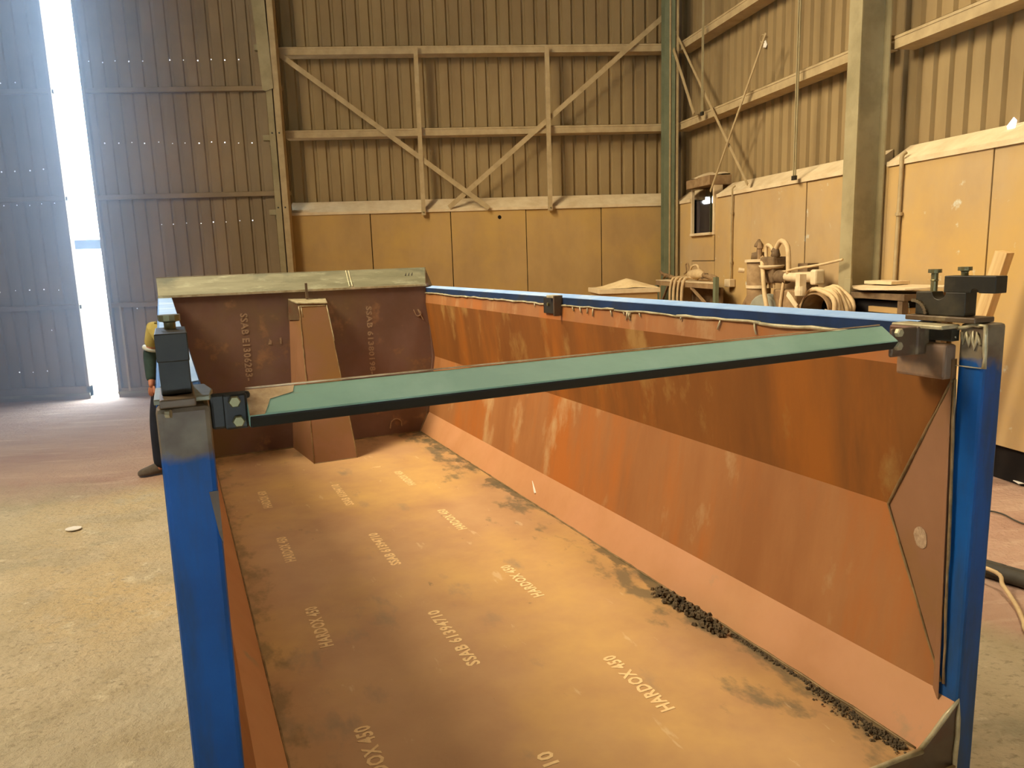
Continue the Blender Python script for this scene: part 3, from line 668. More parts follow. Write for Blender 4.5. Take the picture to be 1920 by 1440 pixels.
def post(x0, x1, y0, y1, ztop, nm, lean=0):
    a = lambda z, c: [(x0 + c, y0, z), (x1 + c, y0, z), (x1 + c, y1, z), (x0 + c, y1, z)]
    zb, zm = .0, ztop - .110
    mb = MB().hexa(a(zb, -lean), a(zm, 0)); mb.hexa(a(zm, 0), a(ztop, 0)); k = 8
    mb = MB(); q0 = a(zb, -lean); q1 = a(zm, 0); q2 = a(ztop, 0)
    mb.add(q0 + q1 + q2, [(3, 2, 1, 0), (8, 9, 10, 11)] + [(i + o, (i + 1) % 4 + o, (i + 1) % 4 + 4 + o, i + 4 + o) for o in (0, 4) for i in range(4)])
    p = P(mb, 'corner_post', POSTM, bevel=.010)
    P(MB().box(x0 - .02, x1 + .02, y0 - .02, y1 + .02, .0, .02), 'post_foot', 'dark_steel', p)
    return p
pL = post(-.045, .047, 1.455, 1.60, 1.752, 'L', .012)
pR = post(2.120, 2.212, 1.352, 1.432, 1.768, 'R')
P(MB().plate([(.03, 1.4545, 1.585), (.046, 1.4545, 1.585), (.046, 1.4545, 1.48), (.040, 1.4545, 1.50)], (0, -.001, 0)), 'worn_edge', 'rust_top', pL)
P(MB().plate([(2.098, 1.433, 1.66), (2.124, 1.436, 1.66), (2.124, 1.436, .56), (2.110, 1.41, .56)], (0, .004, 0)), 'post_web_plate', 'pillar', pR)
# plates round the top of the left post
P(MB().plate([(-.046, 1.448, 1.760), (.048, 1.448, 1.760), (.056, 1.52, 1.760), (.045, 1.60, 1.760), (-.045, 1.60, 1.760)], (0, 0, .010)), 'post_top_plate', 'lip', pL, bevel=.002)
P(MB().tube([(-.028, 1.452, 1.742), (-.020, 1.449, 1.742)], .008, 8), 'weld_spot', 'weld', pL)
pc = P(MB().box(.047, .120, 1.470, 1.482, 1.698, 1.767), 'bolt_plate', 'dark_steel', bevel=.006)
P(MB().box(.070, .113, 1.460, 1.470, 1.697, 1.766), 'bolt_plate', 'dark_steel', pc, bevel=.006)
for z in (1.751, 1.713):
    b_ = P(MB().lathe([(.0115, 0), (.0115, .008), (.0095, .011)], 6), 'bolt', 'bolt', pc); b_.data.transform(Matrix.Translation((OX, OY, 0)))
    b_.location = (.090 + (.004 if z < 1.72 else 0) - OX, 1.461 - OY, z); b_.rotation_euler = (R(90), 0, 0)
# right post top: stitched weld, inner box plates
P(MB().box(2.040, 2.120, 1.432, 1.60, 1.752, 1.764), 'post_top_plate', 'weld', pR, bevel=.003)
P(MB().box(2.085, 2.120, 1.432, 1.60, 1.715, 1.750), 'inner_band', 'dark_steel', pR)
P(MB().box(2.070, 2.120, 1.436, 1.60, 1.60, 1.705), 'inner_corner_plate', 'end_wall', pR, bevel=.008)
P(MB().box(2.112, 2.122, 1.355, 1.432, 1.640, 1.642), 'weld_line', 'weld', pR)
bead([(2.114, 1.435, 1.752), (2.116, 1.39, 1.766), (2.117, 1.352, 1.764), (2.118, 1.350, 1.70), (2.118, 1.350, 1.64)], .006, 'weld', pR)
zz = [(2.117, 1.425 - i * .0085, 1.742 - (i % 2) * random.uniform(.03, .055) + i * .0005) for i in range(8)]
bead(zz, .0045, 'weld', pR, nm='weld_run')
for p in ((2.105, 1.46, 1.735), (2.108, 1.445, 1.732)):
    q = Vector(p); P(MB().tube([q, q + Vector((-.006, -.012, -.008))], [.008, .005], 8), 'weld_spot', 'weld', pR, smooth=True)
pc2 = P(MB().box(1.925, 2.045, 1.505, 1.517, 1.672, 1.758), 'bolt_plate', 'rust_top', bevel=.006)
P(MB().box(2.03, 2.085, 1.50, 1.60, 1.672, 1.758), 'bolt_plate', 'rust_top', pc2, bevel=.006)
for z in (1.746, 1.706):
    b_ = P(MB().lathe([(.0135, 0), (.0135, .010), (.011, .014)], 6), 'bolt', 'weld', pc2); b_.data.transform(Matrix.Translation((OX, OY, 0)))
    b_.location = (1.945 - OX, 1.504 - OY, z); b_.rotation_euler = (R(90), 0, 0)
# green cross bar, a box section rolled towards the front
cbx = MB(); 
def ringb(x, y, zt):
    tp = Vector((x, y, zt)); dv = Vector((0, -math.cos(R(35)), -math.sin(R(35)))) * .075; dn = Vector((0, math.sin(R(35)), -math.cos(R(35)))) * .033
    return [tp, tp + dv, tp + dv + dn, tp + dn]
cbx.hexa(ringb(.112, 1.492, 1.767), ringb(1.93, 1.545, 1.766))
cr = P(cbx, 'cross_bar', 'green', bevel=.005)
cr.data.materials.append(M['shaded_green'])
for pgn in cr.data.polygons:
    if pgn.normal.y < -.3 and pgn.normal.z < -.2: pgn.material_index = 1  # the down-turned face takes the green with shade painted in
def patch(fx0, fx1, ft):
    # ground-bare strip on the top face of the bar near its left end
    m = MB()
    def pt(x, t):
        k = (x - .112) / (1.93 - .112); y = 1.492 + (1.545 - 1.492) * k
        return Vector((x, y, 1.767)) + Vector((0, -math.cos(R(35)), -math.sin(R(35)))) * (.075 * t) + Vector((0, -math.sin(R(35)), math.cos(R(35)))) * .0006
    m.plate([pt(.113, .04), pt(.205, .04), pt(.200, .28), pt(.155, .45), pt(.140, .97), pt(.113, .97)], (0, -.0003, .0006))
    return m
P(patch(0, 0, 0), 'bare_patch', 'bare', cr)
P(MB().bar((.114, 1.494, 1.7685), (1.92, 1.546, 1.7675), .004, .003), 'scraped_edge', 'bare', cr)

# latch hinges on the posts: two notched jaws and their bolts
def hinge(cx, dy, dz, bw):
    w = .026
    h = P(MB(), 'hinge_latch', 'dark_steel') if False else None
    base = P(MB().box(cx - bw, cx + bw, 1.375 + dy, 1.60 + dy, 1.770 + dz, 1.786 + dz), 'hinge_base_plate', 'rust_top', bevel=.003)
    def jaw(y0, y1, z0, z1, yc, r, up):
        pts = []
        arc = [(yc + r * math.cos(t), (z1 if up else z0) - (1 if up else -1) * r * math.sin(t)) for t in [math.pi * i / 10 for i in range(11)]]
        if up: pts = [(y0, z0), (y1, z0), (y1, z1)] + arc + [(y0, z1)]
        else: pts = [(y1, z1), (y0, z1), (y0, z0)] + arc[::-1] + [(y1, z0)]
        return MB().plate([(cx - w, y + dy, z + dz) for y, z in pts], (2 * w, 0, 0))
    P(jaw(1.42, 1.58, 1.787, 1.857, 1.505, .022, True), 'hinge_jaw', 'dark_steel', base, bevel=.002)
    P(jaw(1.335, 1.49, 1.857, 1.906, 1.395, .012, False), 'hinge_jaw', 'dark_steel', base, bevel=.002)
    def bolt(y, z0, z1):
        P(MB().lathe([(.010, 0), (.010, (z1 - z0) * .45), (.012, (z1 - z0) * .5), (.010, (z1 - z0) * .55), (.010, z1 - z0 - .012), (.019, z1 - z0 - .011), (.019, z1 - z0)], 12, (cx, y + dy, z0 + dz)), 'clamp_bolt', 'bolt', base)
    bolt(1.54, 1.857, 1.925); bolt(1.445, 1.906, 1.932)
    return base
hinge(2.145, 0, 0, .045)
hinge(-.006, .05, -.014, .030)
P(MB().tube([(2.12, 1.605, 1.82), (2.12, 1.60, 1.79)], .001, 4), 'stud_stub', 'weld')
# coarse threaded stud beside the right latch
g = MB()
for k in range(8):
    a0 = math.pi * (.5 + .5 * k / 8); g.tube([(2.11, 1.585 + .045 * math.cos(a0) * -1 * -1, 1.785 + .045 * math.sin(a0)), (2.15, 1.585 + .045 * math.cos(a0), 1.785 + .045 * math.sin(a0))], .006, 5)
P(g, 'knurled_pin', 'rust_top')
# stencilled writing
def text_obj(body, length, height, loc, rot, mt, nm='stencil_text', bold=.032):
    cu = bpy.data.curves.new('t', 'FONT'); cu.body = body; cu.size = 1; cu.offset = bold; cu.resolution_u = 2; cu.space_character = 1.08
    to = bpy.data.objects.new('t', cu); C.objects.link(to); bpy.context.view_layer.update()
    dg = bpy.context.evaluated_depsgraph_get(); me = bpy.data.meshes.new_from_object(to.evaluated_get(dg))
    bpy.data.objects.remove(to)
    xs = [v.co.x for v in me.vertices]; ys = [v.co.y for v in me.vertices]
    sx = length / (max(xs) - min(xs)); sy = height / (max(ys) - min(ys))
    for v in me.vertices: v.co = ((v.co.x - min(xs)) * sx, (v.co.y - min(ys)) * sy, 0)
    me.materials.clear(); me.materials.append(M[mt])
    o = bpy.data.objects.new(nm, me); C.objects.link(o); o.parent = skip; o.location = (loc[0] - OX, loc[1] - OY, loc[2]); o.rotation_euler = rot
    return o
up = (0, 0, R(90))
for x in (.485, 1.485):
    for k in range(5): text_obj('HARDOX 450', .405, .060, (x, .945 + 1.012 * k + (-.01 if x > 1 else .0), FZ + .0012), up, 'paint_white')
for k in range(4): text_obj('SSAB 61394710', .52, .060, (.985, 1.43 + 1.113 * k, FZ + .0012), up, 'paint_white')
text_obj('SSAB E1306283-', .575, .062, (.515, LB - .003, 1.615), (R(90), R(90), 0), 'paint_faded').rotation_euler = (R(90), R(90), 0)
text_obj('SSAB 61380198-', .62, .055, (1.585, LB - .003, 1.615), (R(90), R(90), 0), 'paint_faded')
# chalk marks
def mark(pts, mt='paint_white', nm='chalk_mark', r=.004):
    P(MB().tube(smooth_path(pts, 4), r, 5), nm, mt)
mark([(1.30, 5.57, FZ + .001), (1.34, 5.58, FZ + .001), (1.375, 5.575, FZ + .001)], r=.010)
mark([(1.74, LB - .004, .47), (1.755, LB - .004, .53), (1.80, LB - .004, .555), (1.845, LB - .004, .53), (1.85, LB - .004, .48)], 'paint_faded', r=.007)
mark([(2.03, LB - .004, 1.56), (2.06, LB - .004, 1.50), (2.10, LB - .004, 1.52), (2.07, LB - .004, 1.56), (2.12, LB - .004, 1.46)], 'paint_faded', r=.005)
P(MB().plate([(.72, LB - .002, 1.335), (.755, LB - .002, 1.335), (.75, LB - .002, 1.37), (.735, LB - .002, 1.385)], (0, -.001, 0)), 'paint_fleck', 'paint_faded')
P(MB().plate([(.82, LB - .002, 1.335), (.835, LB - .002, 1.335), (.835, LB - .002, 1.39), (.82, LB - .002, 1.39)], (0, -.001, 0)), 'paint_fleck', 'paint_faded')
T_, C_, B_ = Vector((2.100, 1.432, 1.60)), Vector((2.213, 1.709, 1.112)), Vector((2.118, 1.415, .62))
e1 = (B_ - T_).normalized(); e2 = (C_ - T_); e2 = (e2 - e1 * e2.dot(e1)).normalized(); nn = e1.cross(e2); nn = nn if nn.x < 0 else -nn
oc = T_ * .25 + C_ * .39 + B_ * .36 + nn * .001
P(MB().plate([oc + e1 * .040 * math.cos(t * .524) * random.uniform(.85, 1.1) + e2 * .034 * math.sin(t * .524) * random.uniform(.85, 1.1) for t in range(12)], nn * .001), 'chalk_mark', 'paint_faded')
for x, z in ((1.45, 1.80), (1.475, 1.80)): P(MB().tube([(x, 6.585, z), (x + .02, 6.79, z + .135)], .004, 5), 'weld_scar', 'weld')
for k in range(3): P(MB().tube([(2.0 + k * .03, 6.70, 1.868), (2.02 + k * .03, 6.74, 1.892)], .007, 5), 'smear', 'dark_steel')
# smudges of black grit on the floor plate (flat, irregular)
random.seed(21)
def blob(cx, cy, rx, ry_, z=FZ + .0006, n=22, rot=0):
    pts = []
    for i in range(n):
        t = i * 6.283 / n; k = random.uniform(.45, 1.15); x = rx * k * math.cos(t); y = ry_ * k * math.sin(t)
        pts.append((cx + x * math.cos(rot) - y * math.sin(rot), cy + x * math.sin(rot) + y * math.cos(rot), z))
    return pts

# debris
def debris(name, n, path, spread, smin, smax, label, hump=.0):
    m = MB(); pts = [Vector(p) for p in path]
    for i in range(n):
        k = random.random() * (len(pts) - 1); j = int(k); p = pts[j].lerp(pts[j + 1], k - j)
        s = random.uniform(smin, smax); off = random.gauss(0, spread)
        if off > 0: off *= .3
        x = min(p.x + off, 2.055); y = p.y + random.gauss(0, spread)
        z = max(FZ, FZ + (x - 2.03) * 1.9) + abs(random.gauss(0, hump)) + s * .3
        t = random.uniform(0, 3); c, sn = math.cos(t), math.sin(t); a_ = random.uniform(.5, 1.6)
        q = [(-1, -1, -.5), (1, -.8, -.5), (.8, 1, -.5), (-.9, .9, -.5), (-.5, -.6, .5), (.6, -.5, .4), (.5, .6, .6), (-.6, .5, .35)]
        vs = [(x + (u * a_ * c - v * sn) * s * .5, y + (u * a_ * sn + v * c) * s * .5, z + w_ * s * .6) for u, v, w_ in q]
        m.add(vs, [(3, 2, 1, 0), (4, 5, 6, 7), (0, 1, 5, 4), (1, 2, 6, 5), (2, 3, 7, 6), (3, 0, 4, 7)])
    c0 = pts[0]; shift(m, (c0.x, c0.y, FZ))
    o = m.build(name, M['slag']); o.location = bloc(c0.x, c0.y, FZ); o.rotation_euler = (0, 0, BA)
    return tag(o, label, 'debris', kind='stuff')
debris('slag_heap', 420, [(1.985, 2.72, 0), (1.99, 2.50, 0), (1.98, 2.28, 0)], .022, .008, .024, 'heap of black slag crumbs along the skip floor seam', .012)
debris('slag_crumbs', 260, [(2.01, 2.25, 0), (2.012, 1.95, 0), (2.012, 1.7, 0)], .007, .004, .012, 'thin trail of dark crumbs along the skip floor seam')
debris('slag_shavings', 420, [(2.005, 1.80, 0), (1.99, 1.56, 0), (2.0, 1.44, 0)], .020, .003, .012, 'dark shavings gathered in the front corner of the skip floor', .004)
random.seed(5)
o = MB().plate([(-.012, 0, 0), (.012, .004, 0), (.016, .10, .045), (-.006, .11, .05)], (0, 0, .003)).build('metal_chip', M['paper']); o.location = bloc(2.06, 4.20, FZ + .06); o.rotation_euler = (0, 0, BA - .3)
tag(o, 'small white chip lying against the skip floor seam', 'scrap')

# ---------------------------------------------------------------- things along the right wall
def T(name, x, y, label, cat, group=None): return empty(name, wloc(x, y), WA, label=label, cat=cat, group=group)
def tp(m, x, y): return shift(m, (x, y, 0))
# rack
rx, ry0 = 4.85, 10.3
rk = T('tool_rack', rx, ry0, 'green steel frame rack with cables draped over its top, right of the corner column', 'rack')
for x in (4.80, 5.14):
    for y in ((9.22, 11.2) if x < 5 else (9.86, 11.2)): tp(MB().box(x - .025, x + .025, y - .035, y + .035, 0, 1.66 if y < 10 and x < 5 else 1.50), rx, ry0).build('leg', M['green_col'], rk)
for x, y0_ in ((4.80, 9.22), (5.14, 9.86)): tp(MB().box(x - .02, x + .02, y0_, 11.2, 1.50, 1.57), rx, ry0).build('top_rail', M['machine'], rk)
tp(MB().plate([(4.78, 9.24, 1.565), (5.14, 9.86, 1.565), (5.14, 11.2, 1.565), (4.78, 11.2, 1.565)], (0, 0, .02)), rx, ry0).build('shelf', M['dust'], rk)
tp(MB().bar((4.79, 9.5, 1.30), (4.79, 9.95, 1.50), .03, .03), rx, ry0).build('brace', M['machine'], rk)
tp(MB().bar((4.79, 11.15, 1.05), (4.79, 10.75, 1.50), .03, .03), rx, ry0).build('brace', M['machine_dark'], rk)
tp(MB().box(5.02, 5.06, 9.5, 10.4, .6, 1.5), rx, ry0).build('back_panel', M['machine_dark'], rk)
def free(name, x, y, z, label, cat): return empty(name, wloc(x, y, z), WA, label=label, cat=cat)
e = free('power_grinder', 4.93, 10.1, 1.59, 'dust covered hand grinder lying on the green rack', 'tool')
MB().tube([(0, .22, .07), (0, .15, .085), (0, -.12, .10), (0, -.26, .08)], [.035, .065, .075, .04], 10).build('body', M['hose'], e, smooth=True)
MB().tube(smooth_path([(0, .20, .10), (0, .12, .20), (0, -.05, .22), (0, -.12, .15)]), .016, 8).build('handle', M['hose'], e, smooth=True)
MB().tube([(0, -.24, .09), (0, -.55, .04)], [.035, .028], 8).build('nozzle', M['machine'], e, smooth=True)
for k, (y, dy, r, z) in enumerate(((9.72, .26, .022, 1.60), (9.66, .2, .018, 1.65), (10.9, .34, .024, 1.60), (11.12, .26, .022, 1.62))):
    e = free('torch_handle', 4.93, y, z, ['short dusty torch on the right end of the rack', 'small torch lying over another at rack end', 'dusty torch at the left part of the rack', 'torch sticking out over the left rack end'][k], 'tool')
    MB().tube([(0, -dy, 0), (.02, 0, .02), (0, dy * .7, .06 if k > 1 else .01), (0, dy, .10 if k == 3 else 0)], [r, r * 1.2, r, r * .7], 8).build('handle', M['machine'], e, smooth=True)
    MB().lathe([(r * 1.5, 0), (r * 1.5, .03)], 8, (0, dy * .5, .02)).build('collar', M['machine_dark'], e)
for k, (y, l) in enumerate(((10.55, 'leftmost cable draped down the front of the rack'), (10.42, 'cable draped down beside the leftmost one on rack'), (10.28, 'third cable hanging from the rack front'), (10.14, 'rightmost cable hanging from the rack front'))):
    m = MB(); m.tube(smooth_path([(.12, .1 - k * .05, 1.62), (.0, .03, 1.63), (-.10, 0, 1.58), (-.12, .02, 1.30), (-.11, -.02, .9), (-.13, 0, .5)]), .020 + .004 * (k % 2), 7)
    o = m.build('hanging_cable', M['hose'], smooth=True); o.location = wloc(4.86, y, 0); o.rotation_euler = (0, 0, WA); tag(o, l, 'cable', 'cables draped over the rack')
o = MB().tube(smooth_path([(0, 0, 0), (0, .05, .13), (0, .12, .12), (0, .10, .02), (0, .18, -.02)]), .012, 7).build('wire_loop', M['machine'], smooth=True); o.location = wloc(4.93, 10.30, 1.70); o.rotation_euler = (0, 0, WA); tag(o, 'small upright wire loop on the rack top', 'wire')

# blasting machine
mx, my = 4.8, 8.1
bm_ = T('dust_machine', mx, my, 'dust caked blasting machine with upright cylinder and jointed arm by the right wall', 'machine')
def Q(m, nm, mt, par=None, **k): return tp(m, mx, my).build(nm, M[mt], par or bm_, **k)
Q(MB().lathe([(.135, .9), (.145, 1.2), (.14, 1.45), (.145, 1.86)], 18, (mx, 8.14, 0)), 'upright_cylinder', 'machine', smooth=True)
Q(MB().lathe([(.17, 0), (.17, .03), (.12, .035)], 18, (mx, 8.14, 1.86)), 'flange', 'dust')
Q(MB().lathe([(.155, 0), (.155, .035)], 18, (mx, 8.13, 1.55)), 'band', 'dust')
Q(MB().lathe([(.09, 0), (.08, .08), (.03, .09), (.02, .14), (.055, .15), (.05, .18), (.01, .24)], 12, (mx, 8.16, 1.89)), 'valve_knob', 'machine_dark', smooth=True)
Q(MB().lathe([(.028, 0), (.028, .12), (.04, .13), (.02, .2)], 8, (mx - .05, 8.05, 1.89)), 'valve', 'machine')
Q(MB().tube([(mx - .14, 8.24, 1.76), (mx - .20, 8.27, 1.77)], .028, 8), 'side_stub', 'dust')
Q(MB().tube(smooth_path([(mx - .02, 8.05, 1.92), (mx - .15, 7.80, 1.72), (mx - .16, 7.74, 1.50), (mx - .17, 7.66, 1.28), (mx - .17, 7.64, .8)]), .025, 8), 'front_hose', 'hose', smooth=True)
Q(MB().tube(smooth_path([(mx - .05, 8.33, 1.0), (mx - .05, 8.40, 1.25), (mx - .02, 8.30, 1.45)]), .04, 8), 'left_pipe', 'machine', smooth=True)
Q(MB().box(mx - .08, mx + .12, 7.72, 8.0, 1.62, 1.92), 'gearbox', 'machine_dark', bevel=.02)
Q(MB().lathe([(.02, -.03), (.13, 0), (.15, .03), (.14, .035), (.02, .01)], 18, (mx - .02, 7.83, 1.79)), 'catch_dish', 'dust', smooth=True)
for y in (7.88, 7.81, 7.76): Q(MB().tube([(mx - .03, y, 1.78), (mx - .03, y, 1.56)], .012, 6), 'feed_rod', 'hose')
Q(MB().tube(smooth_path([(mx - .02, 7.935, 1.82), (mx - .02, 7.96, 1.95), (mx - .02, 7.95, 2.05), (mx - .02, 7.87, 2.04), (mx - .02, 7.80, 1.98)]), .022, 8), 'loop_hose', 'hose', smooth=True)
Q(MB().lathe([(.03, 0), (.045, .05), (.04, .12), (.055, .13), (.045, .17), (.03, .22)], 10, (mx - .02, 7.76, 1.80)), 'spray_head', 'machine_dark', smooth=True)
Q(MB().lathe([(.035, 0), (.05, .02), (.03, .06)], 10, (mx - .02, 7.77, 1.96)), 'spray_cap', 'machine_dark')
Q(MB().tube(smooth_path([(mx - .02, 7.77, 1.99), (mx - .02, 7.71, 2.06), (mx - .02, 7.65, 2.095), (mx - .02, 7.56, 2.06), (mx - .02, 7.51, 1.97), (mx - .02, 7.49, 1.72)]), .028, 8), 'arched_hose', 'hose', smooth=True)
Q(MB().box(mx + .1, mx + .24, 7.32, 7.50, .0, 1.84), 'stand_post', 'machine_dark')
Q(MB().tube([(mx, 7.74, 1.70), (mx, 7.4, 1.695), (mx, 7.02, 1.70)], [.05, .055, .058], 12), 'swing_arm', 'dust', smooth=True)
Q(MB().tube([(mx, 7.9, 1.70), (mx, 7.55, 1.69)], .075, 12), 'arm_sleeve', 'machine_dark', smooth=True)
Q(MB().box(mx - .06, mx + .06, 6.94, 7.04, 1.62, 1.78), 'arm_knuckle', 'dust', bevel=.02)
Q(MB().tube(smooth_path([(mx - .02, 7.80, 1.75), (mx - .02, 7.6, 1.75), (mx - .05, 7.3, 1.79), (mx, 6.95, 1.83), (mx + .05, 6.66, 1.88)]), .014, 7), 'long_hose', 'hose', smooth=True)
Q(MB().tube(smooth_path([(mx - .02, 7.55, 1.73), (mx - .03, 7.57, 1.62), (mx - .04, 7.60, 1.40), (mx - .04, 7.64, 1.0)]), .018, 7), 'drop_hose', 'hose', smooth=True)
Q(MB().tube([(mx - .10, 7.88, 1.30), (mx + .05, 7.95, 1.30)], .19, 20), 'drum', 'cloth', smooth=False, bevel=.02)
Q(MB().box(mx - .15, mx + .25, 7.3, 8.3, .0, .9), 'cabinet', 'machine_dark', bevel=.02)
Q(MB().box(mx - .02, mx + .2, 7.35, 7.8, .9, 1.55), 'back_box', 'machine', bevel=.02)
# hose drum on its bracket
hx, hy = 4.35, 6.28
rl = T('hose_drum', hx, hy, 'open dark drum with pale hose coiled over it, left of the broad column', 'hose reel')
def ring_tube(cx, y, cz, r0, rr, a0=0, a1=2 * math.pi, n=24, sk=0):
    return [(cx + r0 * math.cos(a0 + (a1 - a0) * i / n), y + sk * i / n, cz + r0 * math.sin(a0 + (a1 - a0) * i / n)) for i in range(n + 1)]
dm = MB(); n = 28; vs = []; ax = Vector((math.sin(R(38)), -math.cos(R(38)) * -1, 0))
# drum axis points along the wall and slightly to the room
axd = Vector((.97, .22, 0)).normalized(); sd = Vector((-axd.y, axd.x, 0)); 
def dring(t, r): return [Vector((hx - .05, hy + .02, 1.405)) + axd * t + (sd * math.cos(a) + Vector((0, 0, 1)) * math.sin(a)) * r for a in [2 * math.pi * i / n for i in range(n)]]
rings = [dring(0, .165), dring(0, .18), dring(.30, .18), dring(.30, .165), dring(.02, .165)]
vs = [v for r in rings for v in r]
dm.add(vs, [(i * n + k, i * n + (k + 1) % n, (i + 1) * n + (k + 1) % n, (i + 1) * n + k) for i in range(4) for k in range(n)])
tp(dm, hx, hy).build('drum_shell', M['machine'], rl)
bk = MB(); bk.add(dring(.28, .165), [tuple(range(n))]); tp(bk, hx, hy).build('drum_back', M['black'], rl)
for k in range(6):
    m = MB(); a0, a1 = R(-25), R(205); pts = []
    for i in range(20):
        a = a0 + (a1 - a0) * i / 19; rr = .205 + .010 * (k % 2) + .012 * math.sin(i + k)
        pts.append(Vector((hx - .05, hy + .02, 1.405)) + axd * (.05 + k * .044) + (sd * math.cos(a) + Vector((0, 0, 1)) * math.sin(a)) * rr)
    m.tube(pts, .022, 7); tp(m, hx, hy).build('hose_turn', M['hose'], rl, smooth=True)
for s in (0, 1):
    tp(MB().bar((hx - .10, 6.50, 1.44), (hx - .08, 6.70 - .1 * s, 1.56 - .24 * s), .012, .05), hx, hy).build('guide_arm', M['dust'], rl)
tp(MB().lathe([(.05, 0), (.055, .05), (.05, .09)], 14, (hx - .12, hy + .14, 1.555)), hx, hy).build('top_clamp', M['dust'], rl)
tp(MB().box(hx - .15, hx - .08, hy + .11, hy + .18, 1.62, 1.76), hx, hy).build('hanger_bar', M['dust'], rl)
tp(MB().plate([(hx - .06, 6.12, 1.44), (hx - .06, 6.00, 1.42), (hx - .06, 6.10, 1.36)], (.01, 0, 0)), hx, hy).build('torn_flap', M['hose'], rl)
tp(MB().box(hx + .02, hx + .10, hy - .04, hy + .06, 0, 1.22), hx, hy).build('stand', M['machine_dark'], rl)
o = MB().box(-.01, .01, -.045, .045, -.5, .12).build('post_stub', M['column']); o.location = wloc(4.72, 6.38, 1.58); o.rotation_euler = (0, 0, WA); tag(o, 'short dark steel stub behind the hose drum', 'bracket')
o.data.transform(Matrix.Translation((0, 0, 0)))
# table with sheet
tb = T('work_table', 4.95, 6.15, 'dark steel table under a pale sheet beside the broad column', 'table')
tp(MB().box(4.72, 5.22, 5.62, 6.52, 1.52, 1.575), 4.95, 6.15).build('tabletop', M['machine_dark'], tb)
for x in (4.76, 5.18):
    for y in (5.68, 6.46): tp(MB().box(x - .03, x + .03, y - .03, y + .03, 0, 1.52), 4.95, 6.15).build('leg', M['machine_dark'], tb)
tp(MB().box(4.78, 5.16, 5.72, 6.42, .7, 1.50), 4.95, 6.15).build('storage_box', M['black'], tb)
tp(MB().box(4.74, 5.2, 5.66, 6.1, 1.40, 1.45), 4.95, 6.15).build('under_shelf', M['ply'], tb)
o = MB().plate([(-.25, .05, 0), (-.16, -.42, .012), (.28, -.60, .03), (.24, .44, .02), (-.1, .42, .01)], (0, 0, .012)).build('cardboard_sheet', M['dust']); o.location = wloc(4.90, 6.06, 1.60); o.rotation_euler = (0, 0, WA); tag(o, 'pale dusty sheet lying on the dark table', 'sheet')
o = MB().box(-.1, .1, -.18, .20, 0, .03).build('cardboard_sheet', M['dust']); o.location = wloc(5.05, 6.25, 1.64); o.rotation_euler = (0, 0, WA); tag(o, 'smaller pale sheet behind the large one on the table', 'sheet')
# timber plank
o = MB().hexa([(-.06, -.045, 0), (.06, -.045, 0), (.06, .045, 0), (-.06, .045, 0)], [(-.06, -.045, 1.98), (.06, -.045, 1.98), (.06, .045, 1.98), (-.06, .045, 1.98)]).build('timber_plank', M['timber'], bevel=.003)
o.location = wloc(4.80, 5.28, 0); q = Vector(wloc(4.95, 4.86, 1.905)) - Vector(o.location); o.rotation_euler = q.to_track_quat('Z', 'Y').to_euler(); tag(o, 'pale sawn plank leaning against the boards behind the right latch', 'plank')
# sand bin before the back wall
e = empty('sand_bin', (2.49, 10.5, 0), label='wooden bin heaped with pale sand before the back wall', cat='bin')
MB().box(-.40, .40, -.38, .38, .0, 1.50).build('box', M['ply'], e, bevel=.008)
MB().box(-.43, .43, -.41, .41, 1.47, 1.535).build('rim_board', M['dust'], e, bevel=.005)
m = MB(); n = 14; vs = []
for j in range(n + 1):
    for i in range(n + 1):
        x = -.42 + .84 * i / n; y = -.40 + .80 * j / n
        vs.append((x, y, 1.53 + .13 * max(0, 1 - abs(x - .06) / .42) * max(0, 1 - (y / .42) ** 2) + random.uniform(0, .006)))
m.add(vs, [(j * (n + 1) + i, j * (n + 1) + i + 1, (j + 1) * (n + 1) + i + 1, (j + 1) * (n + 1) + i) for j in range(n) for i in range(n)])
o = m.build('sand_pile', M['sand'], e, smooth=True); tag(o, kind='stuff')

# ---------------------------------------------------------------- floor clutter
def cable(name, pts, r, mt, label, cat='cable'):
    p0 = Vector((pts[0][0], pts[0][1], 0)); m = MB().tube([v - p0 for v in smooth_path(pts, 6)], r, 9); o = m.build(name, M[mt], smooth=True); o.location = p0; return tag(o, label, cat)
cable('floor_cable', [(3.2, 5.7, .008), (3.7, 5.15, .008), (4.005, 4.97, .008), (4.03, 4.68, .008), (4.3, 4.2, .008)], .006, 'rubber', 'thin dark cord on the floor right of the skip')
cable('floor_pipe', [(2.6, 5.2, .03), (3.27, 4.10, .03), (3.40, 3.88, .03), (4.3, 2.5, .03)], .018, 'rubber', 'slim black hose on the floor, above the thick one')
cable('floor_pipe', [(2.6, 4.9, .045), (3.17, 3.98, .045), (3.34, 3.70, .045), (4.2, 2.4, .045)], .048, 'rubber', 'thick black hose on the floor right of the skip')
cable('air_hose', [(2.9, 4.4, .04), (3.10, 3.86, .10), (3.10, 3.74, .05), (3.04, 3.56, .018), (2.95, 3.40, .018), (2.88, 3.26, .018), (2.9, 2.9, .018)], .012, 'hose', 'thin yellow brown hose curving across the black ones')
o = MB().plate([(.05 * math.cos(i * .6283) * 1.2, .05 * math.sin(i * .6283), 0) for i in range(10)], (0, 0, .006)).build('paper_disc', M['paper'], loc=(-3.036, 5.825, .006)); tag(o, 'small white disc lying on the floor left of the skip', 'scrap')
o = MB().plate([(-.12, -.04, 0), (.1, -.06, 0), (.12, .05, .01), (-.1, .05, 0)], (0, 0, .006)).build('paper_scrap', M['paper'], loc=(4.75, 5.55, .02)); tag(o, 'white scrap at the foot of the right wall', 'scrap')

